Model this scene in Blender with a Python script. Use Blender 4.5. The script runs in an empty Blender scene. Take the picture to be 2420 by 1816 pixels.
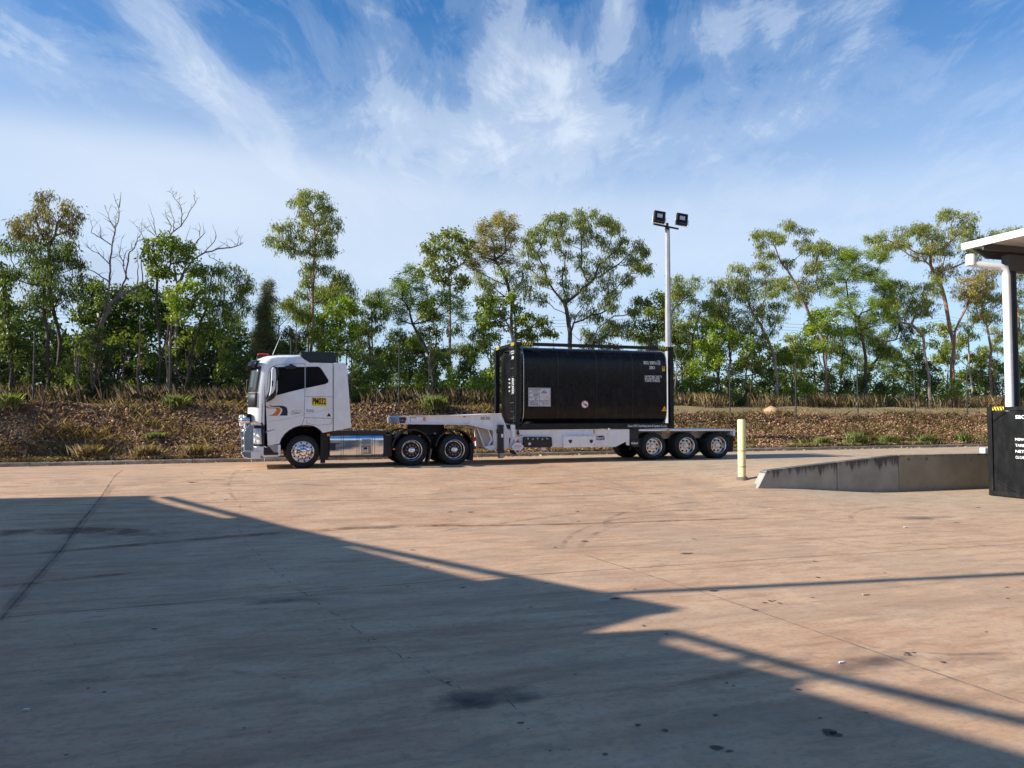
import bpy, math, random
import numpy as np
R=math.radians
random.seed(7); rng=np.random.default_rng(7)
scn=bpy.context.scene; COL=scn.collection
# ------------------------------------------------------------------ camera
# World axes: x runs along the kerb and the parked truck, y points from the yard to the woodland, z up.
F=1828.;CX=1210.;CY=908.;CH=2.31
PIT=math.atan(77/F); TH=math.atan(.332); KC,KS=math.cos(TH),math.sin(TH)
CAMX=9.45*KC-27.0*KS; CAMD=9.45*KS+27.0*KC          # camera stands CAMD metres in front of the kerb
cam=bpy.data.objects.new('camera',bpy.data.cameras.new('camera')); COL.objects.link(cam)
cam.location=(CAMX,-CAMD,CH); cam.rotation_euler=(R(90)+PIT,0,-TH)
cam.data.sensor_width=36; cam.data.lens=F*36/2420; cam.data.clip_end=6000; cam.data.clip_start=.1
scn.camera=cam
# ------------------------------------------------------------------ light
SUN_AZ=R(-4.9); SUN_EL=R(28)                        # direction the light travels, seen from above
tv=(math.cos(SUN_EL)*math.cos(SUN_AZ),math.cos(SUN_EL)*math.sin(SUN_AZ),-math.sin(SUN_EL))
sun=bpy.data.objects.new('sun',bpy.data.lights.new('sun','SUN')); COL.objects.link(sun)
from mathutils import Vector, Matrix
sun.rotation_euler=Vector(tv).to_track_quat('-Z','Y').to_euler()
sun.data.energy=4.6; sun.data.angle=R(.55); sun.data.color=(1,.955,.87)
w=bpy.data.worlds.new('World'); scn.world=w; w.use_nodes=True
nt=w.node_tree; nt.nodes.clear()
def N(nt,t,**k):
    n=nt.nodes.new(t)
    for a,b in k.items():
        if a=='i':
            for kk,vv in b.items(): n.inputs[kk].default_value=vv
        else: setattr(n,a,b)
    return n
def L(nt,a,b): nt.links.new(a,b)
def mth(nt,op,a,b=None,c=None,clamp=False):
    n=nt.nodes.new('ShaderNodeMath'); n.operation=op; n.use_clamp=clamp
    for i,x in enumerate((a,b,c)):
        if x is None: continue
        if isinstance(x,(int,float)): n.inputs[i].default_value=x
        else: nt.links.new(x,n.inputs[i])
    return n.outputs[0]
def ramp(nt,x,stops,interp='LINEAR'):
    n=nt.nodes.new('ShaderNodeValToRGB'); n.color_ramp.interpolation=interp
    e=n.color_ramp.elements
    while len(e)<len(stops): e.new(.5)
    for q,(p,c) in zip(e,stops):
        q.position=p; q.color=(c,c,c,1) if isinstance(c,(int,float)) else tuple(c)+(1,)
    nt.links.new(x,n.inputs[0]); return n.outputs[0]
def mix(nt,f,a,b,mode='MIX'):
    n=nt.nodes.new('ShaderNodeMix'); n.data_type='RGBA'; n.blend_type=mode
    for s,x in ((n.inputs[0],f),(n.inputs[6],a),(n.inputs[7],b)):
        if isinstance(x,(int,float)): s.default_value=x if s==n.inputs[0] else (x,x,x,1)
        elif isinstance(x,tuple): s.default_value=x+(1,)
        else: nt.links.new(x,s)
    return n.outputs[2]
def noise(nt,vec,scale,detail=4,rough=.55,dist=0,dim='3D'):
    n=N(nt,'ShaderNodeTexNoise'); n.inputs['Scale'].default_value=scale; n.inputs['Detail'].default_value=detail
    n.inputs['Roughness'].default_value=rough; n.inputs['Distortion'].default_value=dist
    if vec is not None: nt.links.new(vec,n.inputs['Vector'])
    return n.outputs[0]
def mapping(nt,vec,scale=(1,1,1),rot=(0,0,0),loc=(0,0,0)):
    n=N(nt,'ShaderNodeMapping'); n.inputs['Scale'].default_value=scale; n.inputs['Rotation'].default_value=rot
    n.inputs['Location'].default_value=loc; nt.links.new(vec,n.inputs[0]); return n.outputs[0]
sky=N(nt,'ShaderNodeTexSky',sky_type='NISHITA',sun_disc=False,sun_elevation=SUN_EL,
      sun_rotation=math.atan2(-tv[0],-tv[1]),air_density=1.0,dust_density=.6,ozone_density=2.2,altitude=50)
tc=N(nt,'ShaderNodeTexCoord').outputs['Generated']
sep=N(nt,'ShaderNodeSeparateXYZ'); 
# turn so that +Y' is the way the camera faces: azimuth a (radians, right positive), elevation e
rot=mapping(nt,tc,rot=(0,0,TH)); L(nt,rot,sep.inputs[0])
az=mth(nt,'ARCTAN2',sep.outputs[0],sep.outputs[1]); el=mth(nt,'ARCSINE',sep.outputs[2])
skyc=N(nt,'ShaderNodeHueSaturation',i={'Hue':.5,'Saturation':1.12,'Value':1.0}); L(nt,sky.outputs[0],skyc.inputs['Color'])
skyt=mix(nt,1.0,skyc.outputs[0],(.50,.96,1.26),'MULTIPLY')
# thin cirrus: streaks on a high plane, thickening to a milky veil toward the horizon
pz=mth(nt,'ADD',mth(nt,'MAXIMUM',sep.outputs[2],0.0),.12)
cx=N(nt,'ShaderNodeCombineXYZ'); L(nt,mth(nt,'DIVIDE',sep.outputs[0],pz),cx.inputs[0]); L(nt,mth(nt,'DIVIDE',sep.outputs[1],pz),cx.inputs[1])
c1=noise(nt,mapping(nt,cx.outputs[0],scale=(1.0,.34,1),rot=(0,0,R(-24)),loc=(3.1,1.4,0)),1.5,9,.60,.9)
c2=noise(nt,mapping(nt,cx.outputs[0],scale=(.6,.8,1),loc=(8.3,2.7,0)),.55,3,.5,.4)
c3=noise(nt,mapping(nt,cx.outputs[0],scale=(1,.55,1),rot=(0,0,R(18)),loc=(1.7,5.2,0)),3.0,10,.68,1.1)
c4=noise(nt,mapping(nt,cx.outputs[0],scale=(1.3,.5,1),rot=(0,0,R(-35)),loc=(4.7,1.2,0)),5.5,9,.7,.8)
def blob(a0,e0,ra,re,tilt=0.):
    da=mth(nt,'SUBTRACT',az,a0); de=mth(nt,'SUBTRACT',el,e0)
    ct,st=math.cos(tilt),math.sin(tilt)
    u=mth(nt,'DIVIDE',mth(nt,'ADD',mth(nt,'MULTIPLY',da,ct),mth(nt,'MULTIPLY',de,st)),ra)
    v=mth(nt,'DIVIDE',mth(nt,'SUBTRACT',mth(nt,'MULTIPLY',de,ct),mth(nt,'MULTIPLY',da,st)),re)
    q=mth(nt,'ADD',mth(nt,'MULTIPLY',u,u),mth(nt,'MULTIPLY',v,v))
    return mth(nt,'EXPONENT',mth(nt,'MULTIPLY',q,-1.0))
dens=mth(nt,'ADD',mth(nt,'ADD',mth(nt,'MULTIPLY',c1,.28),mth(nt,'MULTIPLY',c3,.38)),mth(nt,'MULTIPLY',c4,.34))
bl=[(-.42,.43,.17,.032,-.75,.15),(-.36,.37,.12,.03,-.6,.10),(-.14,.37,.08,.035,-.45,.14),(-.02,.44,.035,.09,-.25,.15),(.05,.38,.045,.08,.2,.14),(.10,.43,.08,.06,.4,.08),(.14,.50,.03,.06,0,.20),
    (.27,.46,.05,.035,.3,.14),(.34,.46,.03,.03,.2,.13),(.43,.45,.06,.04,.1,.13),(-.50,.52,.16,.03,-.3,.10),(-.60,.38,.22,.04,0,.12),(.03,.33,.22,.05,.1,.12),(.30,.36,.20,.05,.1,.07),(.02,.40,.13,.07,.3,.09),(-.20,.36,.12,.04,-.4,.06)]
add=None
for a0,e0,ra,re,t,k in bl:
    b=mth(nt,'MULTIPLY',blob(a0,e0,ra,re,t),k); add=b if add is None else mth(nt,'ADD',add,b)
dens=mth(nt,'ADD',dens,add)
cir=ramp(nt,dens,[(.50,0),(.58,.14),(.66,.42),(.80,.85)],'EASE')
vl=mth(nt,'MULTIPLY',blob(-.42,.27,.36,.10),.42)
veil=mth(nt,'MULTIPLY',ramp(nt,mth(nt,'SUBTRACT',el,mth(nt,'MULTIPLY',vl,.12)),[(.0,.62),(.14,.72),(.25,.70),(.33,.36),(.42,.08),(.50,0)],'EASE'),mth(nt,'ADD',mth(nt,'ADD',mth(nt,'MULTIPLY',c2,.9),.46),vl),clamp=True)
cf=mth(nt,'SUBTRACT',1.0,mth(nt,'MULTIPLY',mth(nt,'SUBTRACT',1.0,cir),mth(nt,'SUBTRACT',1.0,veil)),clamp=True)
final=mix(nt,cf,skyt,(5.5,6.2,7.2))
# a low cumulus bank over the left of the woodland
cu=mth(nt,'ADD',mth(nt,'ADD',blob(-.45,.155,.10,.05),blob(-.56,.15,.05,.04)),mth(nt,'MULTIPLY',mth(nt,'SUBTRACT',noise(nt,mapping(nt,tc),9,6,.6),.5),1.3))
cum=ramp(nt,cu,[(.62,0),(.95,.6)],'EASE')
final=mix(nt,cum,final,mix(nt,noise(nt,mapping(nt,tc,loc=(2,2,.3)),11,4,.5),(2.6,3.6,5.4),(6.0,6.3,6.9)))
bg=N(nt,'ShaderNodeBackground'); L(nt,final,bg.inputs[0]); bg.inputs[1].default_value=.086
out=N(nt,'ShaderNodeOutputWorld'); L(nt,bg.outputs[0],out.inputs[0])
scn.view_settings.view_transform='Standard'; scn.view_settings.look='None'; scn.view_settings.gamma=1
scn.view_settings.exposure=0.7; scn.view_settings.use_curve_mapping=False
scn.render.engine='CYCLES'; scn.cycles.max_bounces=6; scn.cycles.transparent_max_bounces=12
# ------------------------------------------------------------------ measured geometry helpers
def ray(px,py):
    x=(px-CX)/F; z=-(py-CY)/F
    return (x,math.cos(PIT)-z*math.sin(PIT),math.sin(PIT)+z*math.cos(PIT))
def SZ(px,py,d):
    r=ray(px,py); t=CAMD-d; t=t/(r[1]*KC-r[0]*KS)
    return CAMX+t*(r[0]*KC+r[1]*KS), CH+r[2]*t
def crop(ox,oy,sc):
    return lambda x,y,d=4.3: SZ(ox+x/sc,oy+y/sc,d)
C1=crop(540,800,5.1875);C2=crop(740,940,5.2667);C3=crop(1130,790,4.514);C4=crop(930,960,4.424)
C5=crop(1380,980,5.2667);C6=crop(1700,940,3.072);C7=crop(2220,530,2.479);C8=crop(1500,460,4.15)
def sst(a,b,x):
    t=min(1,max(0,(x-a)/(b-a))); return t*t*(3-2*t)
def lin(a,b,x): return min(1,max(0,(x-a)/(b-a)))
def road_z(s): return .73+.0038*max(-60,min(80,s))
WALL_S=14.05
def yard_low(s): return .25*(1-sst(14,19,s)) if s>14 else .25
def ground(s,d):
    """height of the yard, road, verge and bank; d = metres in front of the kerb face"""
    if d>=0:
        r=road_z(s)
        if d<=4.7: base=r
        else:
            yl=yard_low(s)*(1-sst(9.9,13.5,d))
            t=lin(4.7,10.2,d); t=.65*t+.35*t*t*(3-2*t)
            base=r*(1-t)+yl*t
        if s>WALL_S-1.2 and d<9.7:
            k=sst(WALL_S-1.2,WALL_S+3.2,s); base=base*(1-k)+(r+.0*s)*k
        return base
    k=road_z(s)+.125; b=-d
    top=2.72-.42*sst(6,20,s)
    if b<.16: return k
    if b<.8: return k+.03*(b-.16)/.64
    if b<3.7: 
        t=(b-.8)/2.9; return k+.03+(top-k-.03)*(t*.82+.18*sst(.72,1.0,t)*1.0)
    if b<9: return top+(.10 if s<6 else .10+.42*sst(6,20,s))*(b-3.7)/5.3*1.0
    z9=top+(.10 if s<6 else .10+.42*sst(6,20,s))
    return z9+min(b-9,60)*.008
def G(px,py):
    """where the view ray through a measured image point meets the yard"""
    r=ray(px,py); t=2.
    while t<400:
        x=r[0]*t;y=r[1]*t; s=CAMX+x*KC+y*KS; d=CAMD-(y*KC-x*KS); z=CH+r[2]*t
        if z<=ground(s,max(d,0)): break
        t+=.01 if t<60 else .2
    return s,d
# ------------------------------------------------------------------ mesh helpers
class MB:
    def __init__(s): s.v=[];s.f=[]
    def add(s,v,f):
        n=len(s.v); s.v+=[tuple(p) for p in v]; s.f+=[tuple(n+i for i in q) for q in f]; return s
    def box(s,x0,x1,y0,y1,z0,z1):
        if x0>x1:x0,x1=x1,x0
        if y0>y1:y0,y1=y1,y0
        if z0>z1:z0,z1=z1,z0
        return s.add([(x0,y0,z0),(x1,y0,z0),(x1,y1,z0),(x0,y1,z0),(x0,y0,z1),(x1,y0,z1),(x1,y1,z1),(x0,y1,z1)],
              [(0,3,2,1),(4,5,6,7),(0,1,5,4),(1,2,6,5),(2,3,7,6),(3,0,4,7)])
    def prism(s,poly,y0,y1):
        if y0>y1:y0,y1=y1,y0
        a=sum(poly[i-1][0]*poly[i][1]-poly[i][0]*poly[i-1][1] for i in range(len(poly)))
        if a<0: poly=poly[::-1]
        n=len(poly)
        return s.add([(x,y0,z) for x,z in poly]+[(x,y1,z) for x,z in poly],
            [tuple(range(n)),tuple(range(2*n-1,n-1,-1))]+[((i+1)%n,i,n+i,n+(i+1)%n) for i in range(n)])
    def hprism(s,poly,z0,z1):
        a=sum(poly[i-1][0]*poly[i][1]-poly[i][0]*poly[i-1][1] for i in range(len(poly)))
        if a<0: poly=poly[::-1]
        n=len(poly)
        return s.add([(x,y,z0) for x,y in poly]+[(x,y,z1) for x,y in poly],
            [tuple(range(n-1,-1,-1)),tuple(range(n,2*n))]+[(i,(i+1)%n,n+(i+1)%n,n+i) for i in range(n)])
    def tube(s,pts,rad,n=8,cap=True):
        pts=[Vector(p) for p in pts]
        if not hasattr(rad,'__len__'): rad=[rad]*len(pts)
        prev=None; rings=[]
        b=len(s.v)
        for i,p in enumerate(pts):
            t=(pts[min(i+1,len(pts)-1)]-pts[max(i-1,0)])
            if t.length<1e-9: t=Vector((0,0,1))
            t.normalize()
            if prev is None:
                u=t.cross(Vector((0,0,1)) if abs(t.z)<.9 else Vector((1,0,0)))
            else: u=prev-t*prev.dot(t)
            u.normalize(); prev=u; v=t.cross(u)
            for k in range(n):
                a=2*math.pi*k/n; s.v.append(tuple(p+(u*math.cos(a)+v*math.sin(a))*rad[i]))
        for i in range(len(pts)-1):
            for k in range(n):
                s.f.append((b+i*n+k,b+i*n+(k+1)%n,b+(i+1)*n+(k+1)%n,b+(i+1)*n+k))
        if cap:
            s.f.append(tuple(b+k for k in range(n-1,-1,-1))); s.f.append(tuple(b+(len(pts)-1)*n+k for k in range(n)))
        return s
    def lathe(s,prof,c=(0,0,0),n=32,axis='y'):
        b=len(s.v)
        for r,h in prof:
            for k in range(n):
                a=2*math.pi*k/n
                if axis=='y': s.v.append((c[0]+r*math.cos(a),c[1]+h,c[2]+r*math.sin(a)))
                elif axis=='z': s.v.append((c[0]+r*math.cos(a),c[1]+r*math.sin(a),c[2]+h))
                else: s.v.append((c[0]+h,c[1]+r*math.cos(a),c[2]+r*math.sin(a)))
        for i in range(len(prof)-1):
            for k in range(n): s.f.append((b+i*n+k,b+i*n+(k+1)%n,b+(i+1)*n+(k+1)%n,b+(i+1)*n+k))
        return s
    def build(s,name,mat,parent=None,smooth=0,bevel=0,seg=2):
        me=bpy.data.meshes.new(name)
        o=bpy.data.objects.new(name,me); COL.objects.link(o)
        org=Vector((0,0,0))
        if parent is not None:
            o.parent=parent
            q=parent
            while q is not None: org+=q.location; q=q.parent
        me.from_pydata([(x-org.x,y-org.y,z-org.z) for x,y,z in s.v],[],s.f)
        import bmesh
        if len(s.f)<6000:
            bm=bmesh.new(); bm.from_mesh(me); bmesh.ops.recalc_face_normals(bm,faces=bm.faces); bm.to_mesh(me); bm.free()
        if mat: me.materials.append(mat)
        if smooth: 
            me.shade_smooth(); me.set_sharp_from_angle(angle=R(smooth))
        if bevel:
            m=o.modifiers.new('bevel','BEVEL'); m.width=bevel; m.segments=seg; m.limit_method='ANGLE'; m.angle_limit=R(40)
            if not smooth: me.shade_smooth(); me.set_sharp_from_angle(angle=R(60))
            m.harden_normals=True
        me.update(); return o
def fastmesh(name,V,Q,mat,parent=None,attr=None,smooth=False):
    """V (n,3) array in world coordinates, Q (m,k) face index array"""
    V=np.asarray(V,dtype=np.float32)
    org=np.zeros(3,dtype=np.float32); me=bpy.data.meshes.new(name); o=bpy.data.objects.new(name,me); COL.objects.link(o)
    if parent is not None:
        o.parent=parent; q=parent
        while q is not None: org+=np.array(q.location,dtype=np.float32); q=q.parent
    V=V-org
    k=Q.shape[1]
    me.vertices.add(len(V)); me.vertices.foreach_set('co',V.ravel())
    me.loops.add(Q.size); me.loops.foreach_set('vertex_index',Q.ravel().astype(np.int32))
    me.polygons.add(len(Q)); me.polygons.foreach_set('loop_start',np.arange(0,Q.size,k,dtype=np.int32))
    me.update(calc_edges=True)
    if attr is not None:
        a=me.attributes.new('tint','FLOAT','POINT'); a.data.foreach_set('value',attr.astype(np.float32))
    if smooth: me.shade_smooth()
    if mat: me.materials.append(mat)
    return o
def empty(name,loc,label,cat,group=None):
    o=bpy.data.objects.new(name,None); COL.objects.link(o); o.location=loc; o.empty_display_size=.3
    o['label']=label; o['category']=cat
    if group: o['group']=group
    return o
def tag(o,label,cat,group=None):
    o['label']=label; o['category']=cat
    if group: o['group']=group
    return o
def struct(o): o['kind']='structure'; return o
def stuff(o,label=None,cat=None):
    o['kind']='stuff'
    if label: o['label']=label; o['category']=cat
    return o
def cp(o,parent,loc=None):
    c=o.copy(); COL.objects.link(c); c.parent=parent
    if loc is not None: c.location=loc
    return c
def cptree(o,parent,loc):
    c=cp(o,parent,loc)
    for ch in [q for q in bpy.data.objects if q.parent==o]: cp(ch,c)
    return c
# ------------------------------------------------------------------ materials
MATS={}
def mat(name,col,rough=.5,metal=0,var=0,vscale=3,bump=0,bscale=40,coat=0,dirt=None,spec=.5,trans=0):
    m=bpy.data.materials.new(name); m.use_nodes=True; t=m.node_tree; b=t.nodes['Principled BSDF']
    b.inputs['Base Color'].default_value=tuple(col)+(1,); b.inputs['Roughness'].default_value=rough
    b.inputs['Metallic'].default_value=metal; b.inputs['Coat Weight'].default_value=coat
    b.inputs['Specular IOR Level'].default_value=spec
    tcn=N(t,'ShaderNodeTexCoord').outputs['Object']
    base=None
    if var or dirt:
        n1=noise(t,tcn,vscale,5,.6)
        base=mix(t,ramp(t,n1,[(.3,0),(.7,1)]),tuple(x*(1-var) for x in col),tuple(min(1,x*(1+var)) for x in col))
        if dirt:
            n2=noise(t,mapping(t,tcn,scale=(1,1,.35)),vscale*1.7,6,.65)
            base=mix(t,mth(t,'MULTIPLY',ramp(t,n2,[(.48,0),(.75,1)]),dirt[1]),base,tuple(dirt[0]))
        L(t,base,b.inputs['Base Color'])
        L(t,mth(t,'ADD',mth(t,'MULTIPLY',n1,.18),rough-.09,clamp=True),b.inputs['Roughness'])
    if bump:
        bn=N(t,'ShaderNodeBump',i={'Strength':bump,'Distance':.02}); L(t,noise(t,tcn,bscale,4,.6),bn.inputs['Height']); L(t,bn.outputs[0],b.inputs['Normal'])
    MATS[name]=m; return m
WHITE=mat('white_truck_paint',(.86,.87,.87),.26,var=.02,coat=.5,dirt=((.50,.44,.36),.22))
TRAILW=mat('white_trailer_paint',(.84,.85,.86),.38,var=.03,dirt=((.40,.33,.27),.30))
BLACKP=mat('black_plastic',(.018,.018,.019),.55,var=.2)
BLKGL=mat('tank_black_paint',(.006,.006,.0075),.22,var=.15,spec=.24,bump=.06,bscale=2.2,dirt=((.045,.04,.035),.32))
SEAMT=mat('seam_band_dark',(.03,.03,.032),.25,metal=.6)
FRAMEB=mat('frame_black_paint',(.009,.009,.010),.40,var=.2,spec=.3,dirt=((.07,.055,.04),.35))
RUBBER=mat('tyre_rubber',(.016,.016,.017),.80,var=.25,bump=.3,bscale=60)
GLASS=mat('tinted_glass',(.006,.007,.010),.06,spec=.22)
WSCREEN=mat('windscreen_glass',(.05,.06,.06),.04,spec=.9)
CHROME=mat('polished_metal',(.82,.82,.83),.10,metal=1,var=.04,bump=.05,bscale=6)
RIM=mat('brushed_rim_alloy',(.70,.69,.68),.24,metal=1,var=.1)
RUST=mat('hub_rusty_brown',(.42,.20,.13),.6,metal=.3,var=.3,vscale=30)
STEEL=mat('dark_chassis_steel',(.025,.025,.026),.6,var=.3)
GALV=mat('galvanised_steel',(.38,.38,.40),.45,metal=.6,var=.15,vscale=6)
REDN=mat('red_nut_marker',(.55,.08,.04),.5)
AMBER=mat('amber_lens',(.75,.26,.03),.25)
REDL=mat('red_lens',(.55,.05,.03),.2)
LENS=mat('clear_lamp_lens',(.75,.76,.78),.12,coat=.5)
SEAM=mat('panel_gap_dark',(.05,.05,.055),.8)
YEL=mat('yellow_decal',(.80,.62,.03),.5)
YELD=mat('deep_yellow_decal',(.82,.45,.02),.5)
BLK=mat('black_print',(.012,.012,.012),.6)
WHT=mat('white_print',(.80,.80,.80),.5)
GRYP=mat('grey_print',(.35,.36,.38),.4,metal=.4)
ORG=mat('orange_decal',(.72,.18,.02),.4)
NAVY=mat('navy_decal',(.012,.018,.045),.4)
REDP=mat('red_print',(.50,.03,.04),.5)
CREAM=mat('cream_yellow_paint',(.80,.70,.34),.5,var=.05,dirt=((.5,.38,.2),.3))
WFASC=mat('white_painted_steel',(.80,.80,.79),.4,var=.03)
ROOFU=mat('roof_underside_dark',(.06,.062,.068),.6)
COLUMN=mat('grey_column_steel',(.10,.105,.12),.5,var=.15)
LIDC=mat('cladding_edge_alloy',(.55,.53,.48),.35,metal=.8,var=.1)

def attr_leaf(name,ca,cb,cc,trans=.35,rough=.45):
    m=bpy.data.materials.new(name); m.use_nodes=True; t=m.node_tree; t.nodes.clear()
    at=N(t,'ShaderNodeAttribute',attribute_name='tint')
    tcn=N(t,'ShaderNodeTexCoord').outputs['Object']
    f=mth(t,'ADD',mth(t,'MULTIPLY',at.outputs['Fac'],.65),mth(t,'MULTIPLY',noise(t,tcn,.9,3,.5),.35))
    c=ramp(t,f,[(.12,ca),(.5,cb),(.85,cc)])
    d=N(t,'ShaderNodeBsdfPrincipled',i={'Roughness':rough,'Specular IOR Level':.35}); L(t,c,d.inputs['Base Color'])
    tr=N(t,'ShaderNodeBsdfTranslucent'); L(t,mix(t,1.0,c,(1.25,1.35,.55),'MULTIPLY'),tr.inputs[0])
    mx=N(t,'ShaderNodeMixShader',i={0:trans}); L(t,d.outputs[0],mx.inputs[1]); L(t,tr.outputs[0],mx.inputs[2])
    o=N(t,'ShaderNodeOutputMaterial'); L(t,mx.outputs[0],o.inputs[0]); return m
LV={'olive':attr_leaf('leaf_olive',(.080,.095,.016),(.22,.25,.042),(.46,.46,.14)),
    'dark':attr_leaf('leaf_dark_green',(.030,.048,.008),(.10,.14,.020),(.28,.32,.06)),
    'green':attr_leaf('leaf_mid_green',(.065,.095,.010),(.17,.22,.022),(.38,.42,.07)),
    'bright':attr_leaf('leaf_bright_green',(.085,.13,.010),(.22,.30,.020),(.46,.50,.08),.40),
    'yellow':attr_leaf('leaf_yellow_olive',(.15,.125,.030),(.33,.27,.070),(.56,.46,.18)),
    'rust':attr_leaf('leaf_brown_olive',(.10,.075,.022),(.21,.17,.045),(.40,.32,.12)),
    'needle':attr_leaf('needle_dull_green',(.050,.058,.022),(.13,.14,.045),(.28,.26,.10),.2)}
DRY=attr_leaf('dry_grass_straw',(.14,.09,.04),(.33,.22,.11),(.60,.47,.27),.25,.7)
GRN=attr_leaf('green_grass_blade',(.12,.15,.04),(.26,.31,.09),(.46,.46,.20),.3,.6)
DRYD=attr_leaf('dull_grass_stalk',(.05,.032,.02),(.13,.09,.055),(.36,.27,.17),.2,.8)
ROCK=attr_leaf('red_bank_rock',(.040,.015,.008),(.22,.095,.040),(.58,.38,.21),0,.85)
LITTER=attr_leaf('leaf_litter',(.08,.035,.015),(.30,.16,.065),(.68,.50,.30),.1,.8)
def bark(name,ca,cb):
    m=bpy.data.materials.new(name); m.use_nodes=True; t=m.node_tree; b=t.nodes['Principled BSDF']
    tcn=N(t,'ShaderNodeTexCoord').outputs['Object']
    n=noise(t,mapping(t,tcn,scale=(4,4,1)),1.6,6,.65)
    L(t,ramp(t,n,[(.35,ca),(.62,cb)]),b.inputs['Base Color']); b.inputs['Roughness'].default_value=.85
    bn=N(t,'ShaderNodeBump',i={'Strength':.6,'Distance':.03}); L(t,noise(t,mapping(t,tcn,scale=(9,9,2)),2,5,.6),bn.inputs['Height']); L(t,bn.outputs[0],b.inputs['Normal'])
    return m
BK={'dark':bark('bark_dark',(.035,.026,.021),(.11,.08,.062)),'pale':bark('bark_pale',(.16,.10,.075),(.46,.37,.31)),
    'orange':bark('bark_orange',(.14,.07,.045),(.42,.24,.16)),'dead':bark('bark_dead_grey',(.10,.075,.065),(.26,.21,.18))}

def concrete_yard():
    m=bpy.data.materials.new('stained_red_concrete'); m.use_nodes=True; t=m.node_tree; b=t.nodes['Principled BSDF']
    g=N(t,'ShaderNodeTexCoord').outputs['Object']
    big=noise(t,g,.13,5,.55,.6)
    med=noise(t,g,.8,6,.62,.4)
    fine=noise(t,g,14,7,.72)
    vfine=noise(t,g,110,3,.7)
    st1=noise(t,mapping(t,g,scale=(.22,2.6,1),rot=(0,0,R(6))),.8,7,.66,.5)
    st2=noise(t,mapping(t,g,scale=(.35,3.2,1),rot=(0,0,R(-17))),1.0,7,.66,.4)
    col=mix(t,ramp(t,big,[(.32,0),(.68,1)]),(.465,.233,.112),(.57,.335,.180))
    col=mix(t,mth(t,'MULTIPLY',ramp(t,med,[(.40,0),(.66,1)]),.6),col,(.63,.40,.232))
    col=mix(t,mth(t,'MULTIPLY',ramp(t,st1,[(.50,0),(.66,1)]),.62),col,(.31,.146,.062))
    col=mix(t,mth(t,'MULTIPLY',ramp(t,st2,[(.52,0),(.68,1)]),.5),col,(.69,.455,.272))
    # greyer, greenish slabs towards the ramp wall on the right
    sp=N(t,'ShaderNodeSeparateXYZ'); L(t,g,sp.inputs[0])
    q=mth(t,'ADD',mth(t,'ADD',sp.outputs[0],mth(t,'MULTIPLY',sp.outputs[1],.35)),mth(t,'MULTIPLY',med,1.2))
    grey=mth(t,'MULTIPLY',ramp(t,mth(t,'DIVIDE',mth(t,'SUBTRACT',q,9.5),3.0,clamp=True),[(0,0),(1,1)]),ramp(t,mth(t,'DIVIDE',mth(t,'ADD',sp.outputs[1],17.0),6,clamp=True),[(0,0),(1,1)]))
    col=mix(t,mth(t,'MULTIPLY',grey,.45),col,(.42,.37,.25))
    # rusty dirt along the foot of the road
    dz=mth(t,'SUBTRACT',1.0,mth(t,'MULTIPLY',mth(t,'ABSOLUTE',mth(t,'ADD',sp.outputs[1],8.6)),.45),clamp=True)
    rdm=mth(t,'MULTIPLY',dz,ramp(t,noise(t,mapping(t,g,scale=(.5,1,1)),.7,5,.6),[(.42,0),(.7,1)]))
    col=mix(t,mth(t,'MULTIPLY',rdm,.7),col,(.52,.25,.10))
    mot=noise(t,mapping(t,g,scale=(.55,1.5,1),rot=(0,0,R(12))),2.6,8,.74,.3)
    col=mix(t,mth(t,'MULTIPLY',ramp(t,mot,[(.40,1),(.48,0)]),.50),col,(.24,.15,.095))
    col=mix(t,mth(t,'MULTIPLY',ramp(t,mot,[(.52,0),(.66,1)]),.50),col,(.65,.46,.315))
    pat=noise(t,g,.42,4,.5,1.5)
    col=mix(t,mth(t,'MULTIPLY',ramp(t,pat,[(.54,0),(.575,1)]),.32),col,(.33,.22,.14))
    # pits and grime
    col=mix(t,mth(t,'MULTIPLY',ramp(t,fine,[(.34,1),(.50,0)]),.50),col,(.20,.13,.09))
    vo=N(t,'ShaderNodeTexVoronoi',feature='DISTANCE_TO_EDGE'); vo.inputs['Scale'].default_value=1.5
    wv=N(t,'ShaderNodeVectorMath',operation='ADD'); L(t,g,wv.inputs[0])
    nn=N(t,'ShaderNodeTexNoise',i={'Scale':1.3,'Detail':6}); L(t,g,nn.inputs['Vector'])
    sc=N(t,'ShaderNodeVectorMath',operation='SCALE'); L(t,nn.outputs[1],sc.inputs[0]); sc.inputs['Scale'].default_value=1.1
    L(t,sc.outputs[0],wv.inputs[1]); L(t,wv.outputs[0],vo.inputs['Vector'])
    crk=mth(t,'MULTIPLY',ramp(t,vo.outputs['Distance'],[(.0,1),(.012,0)]),ramp(t,noise(t,g,.35,3,.5),[(.5,0),(.62,1)]))
    col=mix(t,mth(t,'MULTIPLY',crk,.30),col,(.12,.085,.065))
    col=mix(t,mth(t,'MULTIPLY',ramp(t,vfine,[(.3,0),(.7,1)]),.25),col,(.66,.53,.41))
    L(t,col,b.inputs['Base Color'])
    L(t,ramp(t,st1,[(.3,.62),(.7,.86)]),b.inputs['Roughness'])
    bn=N(t,'ShaderNodeBump',i={'Strength':.35,'Distance':.012}); L(t,mth(t,'ADD',fine,mth(t,'MULTIPLY',vfine,.5)),bn.inputs['Height']); L(t,bn.outputs[0],b.inputs['Normal'])
    return m
YARD=concrete_yard()
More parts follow.
